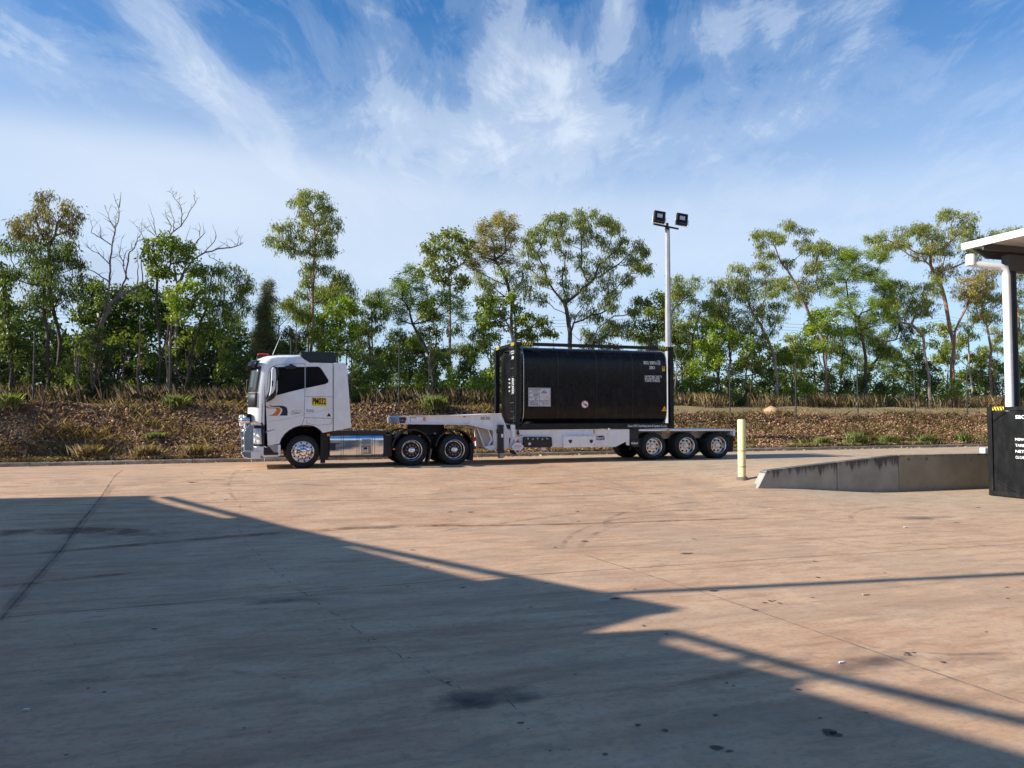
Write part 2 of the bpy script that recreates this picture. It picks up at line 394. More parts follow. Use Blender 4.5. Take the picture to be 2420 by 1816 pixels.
def soil():
    m=bpy.data.materials.new('red_soil'); m.use_nodes=True; t=m.node_tree; b=t.nodes['Principled BSDF']
    g=N(t,'ShaderNodeTexCoord').outputs['Object']
    col=mix(t,ramp(t,noise(t,g,.5,6,.65),[(.35,0),(.65,1)]),(.13,.055,.030),(.34,.20,.105))
    sp=N(t,'ShaderNodeSeparateXYZ'); L(t,g,sp.inputs[0])
    far=mth(t,'DIVIDE',mth(t,'SUBTRACT',sp.outputs[1],4.0),1.5,clamp=True)
    gr=mix(t,ramp(t,noise(t,mapping(t,g,scale=(.5,1.6,1)),1.1,6,.65),[(.35,0),(.65,1)]),(.42,.29,.135),(.30,.24,.10))
    col=mix(t,mth(t,'MULTIPLY',far,.85),col,gr)
    col=mix(t,mth(t,'MULTIPLY',noise(t,g,14,5,.7),.6),col,(.10,.055,.03))
    L(t,col,b.inputs['Base Color']); b.inputs['Roughness'].default_value=.95
    bn=N(t,'ShaderNodeBump',i={'Strength':.9,'Distance':.08}); L(t,noise(t,g,7,6,.7),bn.inputs['Height']); L(t,bn.outputs[0],b.inputs['Normal'])
    return m
SOIL=soil()
def kerbm():
    m=bpy.data.materials.new('kerb_concrete'); m.use_nodes=True; t=m.node_tree; b=t.nodes['Principled BSDF']
    g=N(t,'ShaderNodeTexCoord').outputs['Object']
    col=mix(t,ramp(t,noise(t,mapping(t,g,scale=(1,1,3)),2.2,7,.7),[(.35,0),(.65,1)]),(.10,.075,.055),(.30,.24,.19))
    L(t,col,b.inputs['Base Color']); b.inputs['Roughness'].default_value=.9; return m
KERB=kerbm()
def wallm(name,ca,cb,stain,k):
    m=bpy.data.materials.new(name); m.use_nodes=True; t=m.node_tree; b=t.nodes['Principled BSDF']
    g=N(t,'ShaderNodeTexCoord').outputs['Object']; u=N(t,'ShaderNodeTexCoord').outputs['Generated']
    col=mix(t,ramp(t,noise(t,g,1.3,6,.65),[(.35,0),(.65,1)]),ca,cb)
    drip=noise(t,mapping(t,g,scale=(3.5,1,.32)),1.7,7,.68)
    col=mix(t,mth(t,'MULTIPLY',ramp(t,drip,[(.5,0),(.68,1)]),.35),col,(.33,.31,.27))
    su=N(t,'ShaderNodeSeparateXYZ'); L(t,u,su.inputs[0])
    # algae runs: start at the coping, their length set by noise along the wall
    run=mth(t,'MULTIPLY',ramp(t,noise(t,mapping(t,g,scale=(1,0,0)),2.6,6,.75),[(.30,0),(.60,1)]),1.0)
    fine=noise(t,mapping(t,g,scale=(6,1,1.2)),2,5,.7)
    dd=mth(t,'ADD',mth(t,'SUBTRACT',su.outputs[2],mth(t,'SUBTRACT',1.02,mth(t,'MULTIPLY',run,k))),mth(t,'MULTIPLY',mth(t,'SUBTRACT',fine,.5),.35))
    col=mix(t,mth(t,'MULTIPLY',ramp(t,dd,[(.0,0),(.12,1)]),.85),col,stain)
    col=mix(t,mth(t,'MULTIPLY',ramp(t,su.outputs[2],[(.0,.8),(.16,0)]),fine),col,(.22,.13,.08))
    L(t,col,b.inputs['Base Color']); b.inputs['Roughness'].default_value=.9
    bn=N(t,'ShaderNodeBump',i={'Strength':.35,'Distance':.01}); L(t,noise(t,g,25,5,.65),bn.inputs['Height']); L(t,bn.outputs[0],b.inputs['Normal'])
    return m
WL1=wallm('wall_concrete_grey',(.27,.26,.225),(.38,.37,.32),(.045,.046,.044),.38)
WL2=wallm('wall_concrete_olive',(.26,.235,.165),(.34,.305,.22),(.09,.085,.06),.12)
def stainmat(name,col,lo,hi,scale,alpha,stretch=(1,1,1),radial=True):
    m=bpy.data.materials.new(name); m.use_nodes=True; t=m.node_tree; b=t.nodes['Principled BSDF']
    b.inputs['Base Color'].default_value=tuple(col)+(1,); b.inputs['Roughness'].default_value=.7
    g=N(t,'ShaderNodeTexCoord').outputs['Object']
    n=noise(t,mapping(t,g,scale=stretch),scale,6,.65)
    f=ramp(t,n,[(lo,0),(hi,1)])
    at=N(t,'ShaderNodeAttribute',attribute_name='tint').outputs['Fac']   # 1 in the middle of the stain, 0 at its rim
    if radial: f=ramp(t,mth(t,'ADD',at,mth(t,'MULTIPLY',mth(t,'SUBTRACT',n,.5),1.6)),[(lo,0),(hi,1)])
    else: f=mth(t,'MULTIPLY',f,ramp(t,at,[(0,0),(.6,1)]))
    L(t,mth(t,'MULTIPLY',f,alpha),b.inputs['Alpha']); return m
OIL=stainmat('oil_stain',(.035,.03,.03),.30,.60,5,.75)
DAMP=stainmat('damp_patch',(.085,.07,.07),.15,1.0,2.2,.5)
TYREMK=stainmat('tyre_mark',(.12,.075,.05),.42,.64,3.0,.27,radial=False)
BANDM=stainmat('damp_joint_band',(.12,.09,.08),.30,.75,1.2,.38,radial=False)
DARKD=stainmat('dark_damp_stain',(.06,.055,.06),.30,.85,2.6,.55)
RUSTST=stainmat('rust_streak',(.20,.085,.035),.36,.62,1.4,.55,radial=False)
JOINT=stainmat('joint_sealant',(.13,.085,.062),.30,.60,3,.5,radial=False)
CRACK=stainmat('crack_dirt',(.07,.05,.04),.48,.60,5,.75,radial=False)
PALEJ=stainmat('pale_joint_edge',(.56,.46,.37),.3,.6,3,.45,radial=False)
WHITEM=stainmat('white_paint_scrape',(.75,.72,.66),.50,.60,8,.9,radial=False)
# ------------------------------------------------------------------ ground, kerb, bank
def sheet(name,ss,ds,zf,m):
    V=[(s,-d,zf(s,d)) for d in ds for s in ss]; n=len(ss)
    Q=np.array([(j*n+i,j*n+i+1,(j+1)*n+i+1,(j+1)*n+i) for j in range(len(ds)-1) for i in range(n-1)])
    Q=Q[:,::-1]
    return fastmesh(name,V,Q,m,smooth=True)
ss=list(np.arange(-70,-12,2.))+list(np.arange(-12,34,.4))+list(np.arange(34,90,2.))
ds=list(np.arange(0,9.2,.3))+[9.2,9.4,9.56,9.62,9.68,9.74,9.8,9.84]+list(np.arange(10,20,.4))+list(np.arange(20,70,2.))
def yz(s,d):
    if s>WALL_S and d>9.74 and d<10.0:    # below the ramp wall
        return ground(s,10.0) if d>9.74 else ground(s,d)
    return ground(s,d)
yard=struct(sheet('yard',ss,ds,yz,YARD))
bs=list(np.arange(-90,-20,2.))+list(np.arange(-20,45,.4))+list(np.arange(45,120,2.))
bd=[-.16,-.5,-.8]+[-.8-.25*i for i in range(1,13)]+[-4.4,-5.5,-7,-9,-12,-16,-22,-30,-45,-70]
def bz(s,d):
    z=ground(s,d)
    b=-d
    if b>.5: z+=.10*math.sin(s*1.3+math.sin(b*2.1)*1.2)*math.sin(b*1.7+s*.37)*min(1,(b-.5)/1.5)
    return z
struct(sheet('bank_ground',bs,bd,bz,SOIL))
far=MB(); 
for x0,x1,y0,y1 in ((-2500,2500,69,3000),(-2500,-89,-600,69),(119,2500,-600,69)):
    far.add([(x0,y0,2.6 if y0>0 else .0),(x1,y0,2.6 if y0>0 else .0),(x1,y1,2.6 if y1>100 else .9),(x0,y1,2.6 if y1>100 else .9)],[(0,1,2,3)])
struct(far.build('plain',SOIL)); 
bk=MB().add([(-90,-600,-.35),(120,-600,-.35),(120,-67,-.02),(-90,-67,-.02)],[(0,1,2,3)]); struct(bk.build('far_yard',YARD))
# kerb as separate cast lengths
kp=bpy.data.objects.new('kerb',None); COL.objects.link(kp); kp.location=(0,0,road_z(0)); struct(kp)
s=-40.
while s<46:
    l=2.4 if s<24 else 4.0
    j=random.uniform(-.008,.008)
    q=MB(); z0,z1=road_z(s)+.125+j,road_z(s+l)+.125+j
    P=[(0,-.3),(0,.0),(.0,.02)]
    v=[]
    for x,dz in ((s+.008,z0),(s+l-.008,z1)):
        v+=[(x,0+j,dz-.55),(x,0+j,dz-.03),(x,.03+j,dz),(x,.15,dz),(x,.15,dz-.55)]
    q.add(v,[(0,1,2,3,4),(9,8,7,6,5)]+[(i,(i+1)%5+0,(i+1)%5+5,i+5)[::-1] for i in range(5)])
    q.build('kerb_stone',KERB,kp,smooth=50); s+=l
# draped strips and stains on the yard
gmark=yard
def drape_strip(name,m,pts,wd,lift=.004,step=.35,px=True,soft=.5,wig=0):
    P=[G(*p) for p in pts] if px else pts
    # resample
    out=[]
    for i in range(len(P)-1):
        a,b=P[i],P[i+1]; n=max(1,int(math.hypot(b[0]-a[0],b[1]-a[1])/step))
        for k in range(n): out.append((a[0]+(b[0]-a[0])*k/n,a[1]+(b[1]-a[1])*k/n))
    out.append(P[-1]); V=[];T=[];n=len(out)
    if wig: out=[(a_+random.uniform(-wig,wig),b_+random.uniform(-wig,wig)) for a_,b_ in out]
    for i,(x,d) in enumerate(out):
        a=out[max(0,i-1)];b=out[min(n-1,i+1)]; tx,td=b[0]-a[0],b[1]-a[1]; l=math.hypot(tx,td) or 1; nx,nd=-td/l,tx/l
        e=min(1,min(i,n-1-i)/max(1,n*.12))
        for k,tt in ((-1,0),(-.5,1),(.5,1),(1,0)):
            X,D=x+nx*wd/2*k,d+nd*wd/2*k
            V.append((X,-D,ground(X,D)+lift)); T.append((tt if soft else 1)*(e if soft else 1))
    Q=np.array([(4*i+k,4*i+k+1,4*i+k+5,4*i+k+4) for i in range(n-1) for k in range(3)])
    o=fastmesh(name,V,Q,m,gmark,np.array(T)); return o
def drape_blob(name,m,px,py,rx,ry,lift=.006,n=16,irr=.25,seed=0):
    """ellipse-like patch, radii in metres along and across the kerb direction"""
    r0=random.Random(seed+int(px)); c=G(px,py); V=[];T=[]; rings=4
    ph=[r0.uniform(0,6.28) for _ in range(3)]
    for j in range(rings+1):
        for k in range(n):
            a=2*math.pi*k/n; f=j/rings*(1+irr*(math.sin(2*a+ph[0])*.5+math.sin(3*a+ph[1])*.35+math.sin(5*a+ph[2])*.2))
            X,D=c[0]+rx*f*math.cos(a),c[1]+ry*f*math.sin(a); V.append((X,-D,ground(X,D)+lift)); T.append(1-j/rings)
    Q=np.array([(j*n+k,j*n+(k+1)%n,(j+1)*n+(k+1)%n,(j+1)*n+k) for j in range(rings) for k in range(n)])
    return fastmesh(name,V,Q,m,gmark,np.array(T))
drape_strip('joint_sealant',JOINT,[(290,1112),(235,1180),(165,1270),(80,1372),(0,1467)],.04,soft=0)
drape_strip('wet_joint_band',BANDM,[(270,1145),(165,1270),(80,1372),(-30,1500)],.20,lift=.008)
drape_strip('joint_sealant',JOINT,[(-20,1463),(500,1420),(1090,1370),(1850,1320),(2425,1285)],.035,soft=0)
drape_strip('joint_sealant',PALEJ,[(1390,1315),(1680,1408),(2050,1535),(2430,1664)],.03,soft=0)
drape_strip('joint_sealant',JOINT,[(1380,1312),(1676,1406),(2046,1535),(2430,1668)],.02,lift=.008,soft=0)
drape_strip('joint_sealant',PALEJ,[(1720,1173),(2140,1260),(2425,1305)],.06,soft=0)
drape_strip('joint_sealant',JOINT,[(1297,1102),(1527,1162)],.03,soft=0)
drape_strip('joint_sealant',JOINT,[(-10,1198),(550,1187),(1210,1178),(1770,1160)],.05,soft=0)
drape_strip('crack_line',CRACK,[(569,1190),(560,1230),(580,1282),(640,1340),(706,1397),(790,1450),(875,1518),(960,1560),(1039,1610)],.012,soft=0,step=.12,wig=.035)
drape_strip('crack_line',CRACK,[(1039,1610),(1100,1640),(1190,1655),(1260,1700)],.012,soft=0,step=.12,wig=.035)
for pts,wd in (([(-20,1318),(300,1290),(560,1268),(820,1250),(1100,1240)],.30),([(-20,1262),(200,1255),(420,1262)],.6),([(1020,1245),(1400,1238),(1800,1225)],.18),([(-20,1390),(150,1372),(340,1352)],.25)):
    drape_strip('rust_streak',RUSTST,pts,wd,lift=.005)
def arc(cx,cy,rx,ry,a0,a1,n=14): return [(cx+rx*math.cos(R(a0+(a1-a0)*i/n)),cy+ry*math.sin(R(a0+(a1-a0)*i/n))) for i in range(n+1)]
for pts,wd in ((arc(1600,1300,230,70,170,300),.26),(arc(1590,1296,260,78,175,290),.22),(arc(1850,1240,420,60,170,265),.28),(arc(2110,1225,100,26,150,330),.25),
    (arc(820,1120,500,34,200,330),.22),(arc(650,1150,110,60,90,230),.2),([(1240,1300),(1500,1290),(1800,1268),(2100,1285),(2420,1292)],.22),([(700,1560),(1100,1500),(1500,1470)],.2),
    ([(1120,1135),(1400,1150),(1700,1190),(2100,1215)],.25),([(900,1180),(1210,1150),(1600,1120)],.24),([(60,1620),(500,1590),(900,1610)],.25),([(1500,1640),(1900,1560),(2420,1560)],.2),
    ([(1960,1500),(2080,1535),(2240,1548),(2430,1545)],.12),([(1000,1260),(1350,1215),(1700,1205)],.25),([(400,1130),(800,1150),(1200,1128)],.22),([(20,1145),(400,1140),(640,1128)],.22)):
    drape_strip('tyre_mark',TYREMK,pts,wd*.55,lift=.007)
for pts in ([(1215,1170),(1300,1168),(1390,1171)],[(1895,1218),(1950,1224),(2010,1226)],[(1788,1200),(1830,1204)]):
    drape_strip('paint_scrape',WHITEM,pts,.09,lift=.01,soft=0,step=.1)
spots=[(1957,1733,.10,.075),(1975,1738,.07,.05),(1694,1770,.09,.06),(1722,1777,.06,.035),(1508,1716,.055,.04),(1572,1728,.045,.04),(1231,1710,.04,.03),(1249,1724,.02,.018),
 (1622,1309,.20,.09),(1382,1280,.10,.09),(1690,1398,.13,.09),(1784,1443,.08,.05),(1312,1295,.07,.05),(1366,1210,.08,.06),(1367,1233,.06,.05),(1933,1366,.06,.06),(1926,1328,.05,.05),
 (2228,1567,.05,.04),(2145,1545,.05,.03),(2150,1550,.035,.03),(2160,1544,.03,.03),(2138,1550,.02,.02),(1718,1616,.035,.025),(1733,1623,.03,.02),(1886,1632,.045,.03),(1938,1700,.035,.02),
 (2047,1686,.025,.03),(2380,1389,.07,.05),(2382,1416,.05,.03),(1521,1481,.05,.04),(1455,1416,.12,.07),(1575,1500,.03,.03),(1060,1614,.035,.028),(967,1556,.03,.02),(365,1488,.05,.04),
 (253,1602,.02,.015),(208,1629,.025,.02),(245,1638,.03,.02),(1112,1211,.11,.05),(1065,1211,.10,.05),(1028,1244,.08,.05),(455,1141,.2,.09),(588,1113,.18,.09),(477,1119,.06,.05),(975,1301,.06,.05),
 (1010,1341,.06,.04),(1095,1390,.07,.05),(2312,1200,.15,.08),(2260,1236,.12,.07),(1820,1422,.06,.06),(1843,1427,.05,.04),(1830,1421,.03,.03),(1808,1426,.06,.04),(1920,1414,.05,.03),(1500,1394,.05,.04),
 (885,1513,.025,.02),(880,1509,.02,.02),(800,1455,.03,.02),(640,1345,.05,.03),(1300,1777,.02,.02),(1430,1784,.03,.02),(1345,1775,.02,.015),(577,1723,.015,.012),(637,1732,.015,.012),(2090,1355,.05,.03),(1640,1275,.1,.04),(2330,1495,.06,.025)]
for i,(x,y,a,b) in enumerate(spots): drape_blob('oil_spot',OIL,x,y,a*1.0,b*1.15,seed=i)
for i in range(26):
    x=random.uniform(0,2420);y=1120+680*random.random()**1.3
    a=random.uniform(.008,.03); drape_blob('oil_spot',OIL,x,y,a*1.5,a,n=8,seed=100+i)
drape_blob('damp_patch',DARKD,1150,1650,.85,.34,lift=.005,n=24,seed=3)
drape_blob('damp_patch',DARKD,1110,1668,.5,.2,lift=.009,n=20,seed=5)
drape_blob('damp_patch',DAMP,690,1420,.75,.22,lift=.005,n=20,seed=8)
drape_blob('damp_patch',DAMP,2060,1570,.75,.26,lift=.005,n=20,seed=9)
drape_blob('damp_patch',DAMP,2180,1225,1.2,.35,lift=.005,n=20,seed=12)
# ------------------------------------------------------------------ ramp retaining wall, bollard, floodlight
def c6(x,y,d=9.84): return C6(x,y,d)
rw=empty('ramp_wall',(WALL_S,-9.7,0.1),'low grey concrete retaining wall of the loading ramp with dark algae runs','retaining wall')
Y0,Y1=-9.84,-9.56
seqA=[(14.04,-.25),(14.04,.27),(14.55,.83),(16.47,.99),(16.47,-.25)]
xj1=c6(855,570)[0]; xj2=c6(1305,560)[0]
def topz(s):
    a=c6(345,530);b=c6(1290,418);c_=c6(1955,405)
    if s<b[0]: return a[1]+(b[1]-a[1])*(s-a[0])/(b[0]-a[0])
    return b[1]+(c_[1]-b[1])*(s-b[0])/(c_[0]-b[0])
st=c6(345,530)
MB().prism([(14.04,-.3),(14.04,.27),(14.10,.34),(st[0],st[1]),(xj1-.012,topz(xj1)),(xj1-.012,-.3)],Y0,Y1).build('wall_panel',WL1,rw,bevel=.012)
MB().prism([(xj1+.012,-.3),(xj1+.012,topz(xj1)),(xj2-.012,topz(xj2)),(xj2-.012,-.3)],Y0,Y1).build('wall_panel',WL1,rw,bevel=.012)
o=MB().prism([(xj2+.012,-.3),(xj2+.012,topz(xj2)),(27.0,topz(27)),(27.0,-.3)],Y0+.006,Y1).build('wall_panel',WL2,rw,bevel=.012)
o['label']='longer olive brown panel without algae runs'
MB().box(xj1-.02,xj1+.02,Y0+.03,Y1-.03,-.3,topz(xj1)-.03).build('joint_filler',SEAM,rw)
MB().box(xj2-.02,xj2+.02,Y0+.03,Y1-.03,-.3,topz(xj2)-.03).build('joint_filler',SEAM,rw)
for x,y in ((1375,448),(1505,445),(1830,448)):
    p=c6(x,y); MB().lathe([(.0,-.012),(.045,-.01),(.05,0)],(p[0],Y0,p[1]),12).build('lifting_recess',KERB,rw)
wb=c6(1940,388,9.7)
b=MB().box(wb[0]-.18,wb[0]+.25,-9.8,-9.6,topz(wb[0]),topz(wb[0])+.17).build('marker_block',WHT,None,bevel=.01); tag(b,'small white block on top of the ramp wall beside the black container','block')
for i_ in range(9):
    x_=random.uniform(14.8,23); z_=topz(x_); w_=random.uniform(.05,.16)
    MB().add([(x_,Y0-.006,z_-.012),(x_+w_,Y0-.006,z_-.010),(x_+w_*.7,Y0-.006,z_-.05),(x_+w_*.3,Y0-.006,z_-.06)],[(0,1,2,3)]).build('chipped_edge',KERB,rw)
# bollard
bs_,bz_=C6(165,600,8.93)
bt=C6(165,165,8.93)[1]
g0=ground(bs_,8.93)
bo=empty('bollard',(bs_,-8.93,g0),'tall pale yellow steel bollard at the low end of the ramp wall','bollard')
MB().lathe([(.115,0),(.115,bt-g0-.02),(.105,bt-g0),(.0,bt-g0+.012)],(bs_,-8.93,g0+.02),28,'z').build('post',CREAM,bo,smooth=40)
MB().lathe([(.17,-.1),(.17,.05),(.14,.09),(.12,.09)],(bs_,-8.93,g0),20,'z').build('footing',KERB,bo,smooth=30)
for zz in (.35,.9): MB().lathe([(.1165,-.025),(.1165,.02)],(bs_,-8.93,g0+zz+random.uniform(-.05,.05)),28,'z').build('scuff_band',mat('scuff_brown%d'%int(zz*10),(.50,.38,.20),.7,var=.3,vscale=12),bo)
# floodlight
fs,fz=C8(320,350,-2); gz=ground(fs,-2)
fl=empty('floodlight_mast',(fs,2,gz),'tall grey floodlight mast with two square lamps rising behind the black tank','floodlight')
m_=MB(); m_.tube([(fs,2,gz-.3),(fs,2,gz+3),(fs,2,fz)],[.17,.15,.11],8); m_.build('mast',mat('mast_grey_paint',(.33,.33,.35),.5,var=.15),fl,smooth=20)
MB().tube([(fs,2,fz-.15),(fs,2,fz+.12)],.11,8).build('collar',STEEL,fl)
a=C8(185,290,-2);b=C8(455,325,-2)
MB().tube([(a[0],2,a[1]),(b[0],2.25,b[1])],.045,8).build('cross_arm',STEEL,fl,smooth=40)
MB().tube([(fs,2,fz+.1),(fs,2,fz+.32)],.06,8).build('spigot',STEEL,fl)
for (x,y) in ((235,220),(455,243)):
    c_=C8(x,y,-2); cx_,cz_=c_
    ft=bpy.data.objects.new('lamp_housing',bpy.data.meshes.new('lamp_housing'))
    q=MB(); M=Matrix.Translation((cx_,1.9,cz_))@Matrix.Rotation(R(-12),4,'Z')@Matrix.Rotation(R(-24),4,'X')@Matrix.Rotation(R(11),4,'Y')
    def T(v): return tuple(M@Vector(v))
    def bx(q,x0,x1,y0,y1,z0,z1):
        t=MB().box(x0,x1,y0,y1,z0,z1); q.add([T(v) for v in t.v],t.f)
    bx(q,-.26,.26,-.02,.14,-.30,.30); bx(q,-.18,.18,.14,.24,-.2,.2); hs=q.build('lamp_housing',BLACKP,fl,bevel=.015)
    q=MB(); bx(q,-.20,.20,-.032,-.021,-.24,.24); q.build('lamp_glass',GLASS,hs)
    q=MB(); bx(q,-.12,.12,-.04,-.033,-.10,.12); q.build('reflector',GALV,hs)
    q=MB(); q.tube([T((-.30,.05,0)),T((-.30,.05,-.38)),T((.30,.05,-.38)),T((.30,.05,0))],.018,6); q.build('bracket',WFASC,hs)
# ------------------------------------------------------------------ text
FONTCACHE={}
def text(s,x0,x1,z0,z1,y,m,parent,name='lettering',bold=0.,axis='y',shear=0,wrap=None):
    """flat print, filling the box x0..x1 / z0..z1 on the plane y (axis='y') or on the plane x=y (axis='x', x0..x1 runs along -y)"""
    cu=bpy.data.curves.new('t','FONT'); cu.body=s; cu.size=1; cu.offset=bold; cu.shear=shear; cu.resolution_u=3
    to=bpy.data.objects.new('t',cu); me=bpy.data.meshes.new_from_object(to)
    co=np.array([v.co[:] for v in me.vertices]); bpy.data.objects.remove(to)
    mn=co.min(0);mx=co.max(0)
    u=(co[:,0]-mn[0])/(mx[0]-mn[0])*(x1-x0)+x0; v=(co[:,1]-mn[1])/(mx[1]-mn[1])*(z1-z0)+z0
    org=Vector((0,0,0)); q=parent
    while q is not None: org+=q.location; q=q.parent
    for i,vt in enumerate(me.vertices):
        if axis=='y': vt.co=Vector((u[i],y if wrap is None else wrap(v[i]),v[i]))-org
        else: vt.co=Vector((y,-u[i],v[i]))-org
    me.name=name; me.materials.clear(); me.materials.append(m)
    o=bpy.data.objects.new(name,me); COL.objects.link(o); o.parent=parent; return o
# ------------------------------------------------------------------ wheels
def tyre_mb(mb,y,w=.29,R0=.498,r1=.33):
    pr=[(r1,.02),(r1+.03,.0),(.42,-.018),(.462,-.002),(.485,.02),(R0-.002,.045),(R0,.07),(R0,w-.07),(R0-.002,w-.045),(.47,w-.01),(.42,w+.01),(r1,w-.02)]
    mb.lathe(pr,(0,y,0),40)
    for yy in (.095,.145,.195):     # tread grooves as raised ribs
        mb.lathe([(R0,yy-.018),(R0+.006,yy-.014),(R0+.006,yy+.014),(R0,yy+.018)],(0,y,0),40)
def disc(mb,x,z,y,r,h,n=10):
    mb.lathe([(0,-h),(r*.85,-h),(r,-h*.6),(r,.02)],(x,y,z),n)
def make_wheel(kind,dual):
    """returns a list of (name, mesh builder, material, subparts)"""
    t=MB(); tyre_mb(t,0)
    if dual: tyre_mb(t,.33)
    rim=MB();hub=MB();nuts=MB();holes=MB()
    if kind=='steer':
        rim.lathe([(.335,.03),(.33,.0),(.315,-.008),(.30,.01),(.285,.05),(.272,.055),(.255,.02),(.17,-.03),(.135,-.035)],n=40)
        hub.lathe([(.135,-.03),(.128,-.06),(.095,-.115),(.06,-.13),(0,-.132)],n=28)
        for k in range(10):
            a=2*math.pi*(k+.3)/10; disc(nuts if k not in(2,6,9) else holes,.185*math.cos(a),.185*math.sin(a),-.03,.024,.035)
        for k in range(10):
            a=2*math.pi*(k+.8)/10; disc(holes,.263*math.cos(a),.263*math.sin(a),.030,.023,.012)
        nm=REDN
    elif kind=='drive':
        rim.lathe([(.335,.02),(.33,0),(.312,-.006),(.298,.012),(.292,.10),(.280,.16),(.262,.165)],n=40)
        hub.lathe([(.262,.163),(.215,.15),(.205,.11),(.13,.10),(.118,.10)],n=32)
        for k in range(10):
            a=2*math.pi*k/10; disc(nuts,.165*math.cos(a),.165*math.sin(a),.095,.026,.05)
            a=2*math.pi*(k+.5)/10; disc(holes,.240*math.cos(a),.240*math.sin(a),.150,.022,.02)
        nm=RUST
    else:
        rim.lathe([(.335,.02),(.33,0),(.312,-.006),(.298,.012),(.290,.09),(.275,.145),(.245,.155),(.11,.12),(.10,.12)],n=40)
        hub.lathe([(.10,.125),(.095,.06),(.075,.05),(0,.045)],n=24)
        for k in range(8):
            a=2*math.pi*(k+.4)/8; disc(holes,.205*math.cos(a),.205*math.sin(a),.137,.036,.016)
        for k in range(10):
            a=2*math.pi*k/10; disc(nuts,.135*math.cos(a),.135*math.sin(a),.12,.013,.03,8)
        nm=RIM
    inner=MB().lathe([(.33,.03),(.30,.2),(.12,.22),(0,.22)],n=24)
    return dict(t=t,rim=rim,hub=hub,nuts=nuts,holes=holes,inner=inner,nm=nm,kind=kind)
def wheel_obj(W,parent,loc,flip=False):
    w_=bpy.data.objects.new('wheel',None); COL.objects.link(w_); w_.parent=parent
    # child empties carry no mesh: make the tyre the wheel object itself
    bpy.data.objects.remove(w_)
    def mk(mb,name,m,par):
        me=W.get('me_'+name)
        if me is None:
            me=bpy.data.meshes.new(name); me.from_pydata(mb.v,[],mb.f); me.materials.append(m); me.shade_smooth(); me.set_sharp_from_angle(angle=R(35)); W['me_'+name]=me
        o=bpy.data.objects.new(name,me); COL.objects.link(o); o.parent=par; return o
    w_=mk(W['t'],'wheel',RUBBER,parent)
    w_.location=Vector(loc)-parent.location
    if flip: w_.rotation_euler=(0,0,math.pi)
    mk(W['rim'],'rim',CHROME if W['kind']=='steer' else RIM,w_)
    mk(W['hub'],'hub',CHROME if W['kind']!='trailer' else RIM,w_) if W['kind']!='drive' else mk(W['hub'],'hub',STEEL,w_)
    mk(W['nuts'],'wheel_nuts',W['nm'],w_); mk(W['holes'],'hand_holes',BLK,w_); mk(W['inner'],'brake_drum',STEEL,w_)
    if W['kind']=='drive':
        if 'cap' not in W: W['cap']=MB().lathe([(.118,.11),(.112,.02),(.09,-.01),(.05,-.028),(0,-.03)],n=24)
        mk(W['cap'],'axle_cap',CHROME,w_)
    return w_
# ------------------------------------------------------------------ prime mover
NY=-4.3; FY=-1.8
RZ=road_z(3)
tr=empty('prime_mover',(2.0,-3.05,RZ),'white sleeper cab prime mover with chrome bull bar and yellow PM032 sign','truck')
R0=.42; WR=.62
def inset(wv):      # how far the nose is set back at distance wv from either side
    e=min(wv,2.5-wv)
    if e>=WR: return 0
    return 1-math.sqrt(max(0,1-(1-e/WR)**2))
prof=[(300,1340,1,0),(292,1200,1,0),(286,1060,1,0),(238,1025,1,0),(232,930,1,0),(233,840,1,0),(236,740,1,0),(240,660,1,0),(250,580,1,0),(262,500,1,0),(276,410,1,0),(290,335,1,0),(308,285,1,.2),
 (365,238,.9,.5),(420,215,.6,.8),(480,202,.3,1),(600,192,0,1),(740,189,0,1),(885,190,0,1),(930,235,0,.7),(1000,290,0,.25),(1278,298,0,.2),
 (1278,700,0,0),(1278,1136,0,0),(1150,1160,0,0),(1125,1130,0,0),(1085,1098,0,0),(1035,1075,0,0),(970,1066,0,0),(890,1070,0,0),(815,1090,0,0),(745,1128,0,0),(690,1175,0,0),(650,1232,0,0),(628,1292,0,0),(430,1320,.05,0)]
def ppt(p,wv,off=0):
    x,z=C1(p[0],p[1]); k=inset(wv)
    return (x+R0*k*p[2]-off*(1-.35*k)*(1 if p[2] else 0), NY+wv-(off*.7*k if wv<1.25 else -off*.7*k)*(1 if p[2] else 0), z-.11*k*p[3])
ws=[0,.012,.04,.09,.16,.25,.36,.48,.62,.9,1.25,1.6,1.88,2.02,2.14,2.25,2.34,2.41,2.46,2.488,2.5]
def loft(prof,ws,off=0,closed=True,caps=True):
    mb=MB(); n=len(prof)
    for wv in ws: mb.v+=[ppt(p,wv,off) for p in prof]
    for j in range(len(ws)-1):
        for i in range(n if closed else n-1): mb.f.append((j*n+i,j*n+(i+1)%n,(j+1)*n+(i+1)%n,(j+1)*n+i))
    if caps and closed:
        mb.f.append(tuple(range(n))); mb.f.append(tuple(range((len(ws)-1)*n,len(ws)*n))[::-1])
    return mb
cab=loft(prof,ws).build('cab_body',WHITE,tr,smooth=38)
def solidify(o,t): 
    m=o.modifiers.new('thickness','SOLIDIFY'); m.thickness=t; m.offset=0
wsc=[x for x in ws if .03<x<2.47]
o=loft([(240,655,1,0),(250,580,1,0),(262,500,1,0),(276,410,1,0),(290,340,1,0)],wsc,.012,False).build('windscreen',WSCREEN,tr,smooth=60); solidify(o,.008)
o=loft([(233,842,1,0),(236,740,1,0),(240,662,1,0)],wsc,.02,False).build('grille_panel',BLACKP,tr,smooth=60); solidify(o,.02)
for (a,b) in ((700,712),(760,772),(805,815)):
    o=loft([(235,b,1,0),(235,a,1,0)],[x for x in ws if .3<x<2.2],.035,False).build('grille_bar',CHROME,tr,smooth=60); solidify(o,.012)
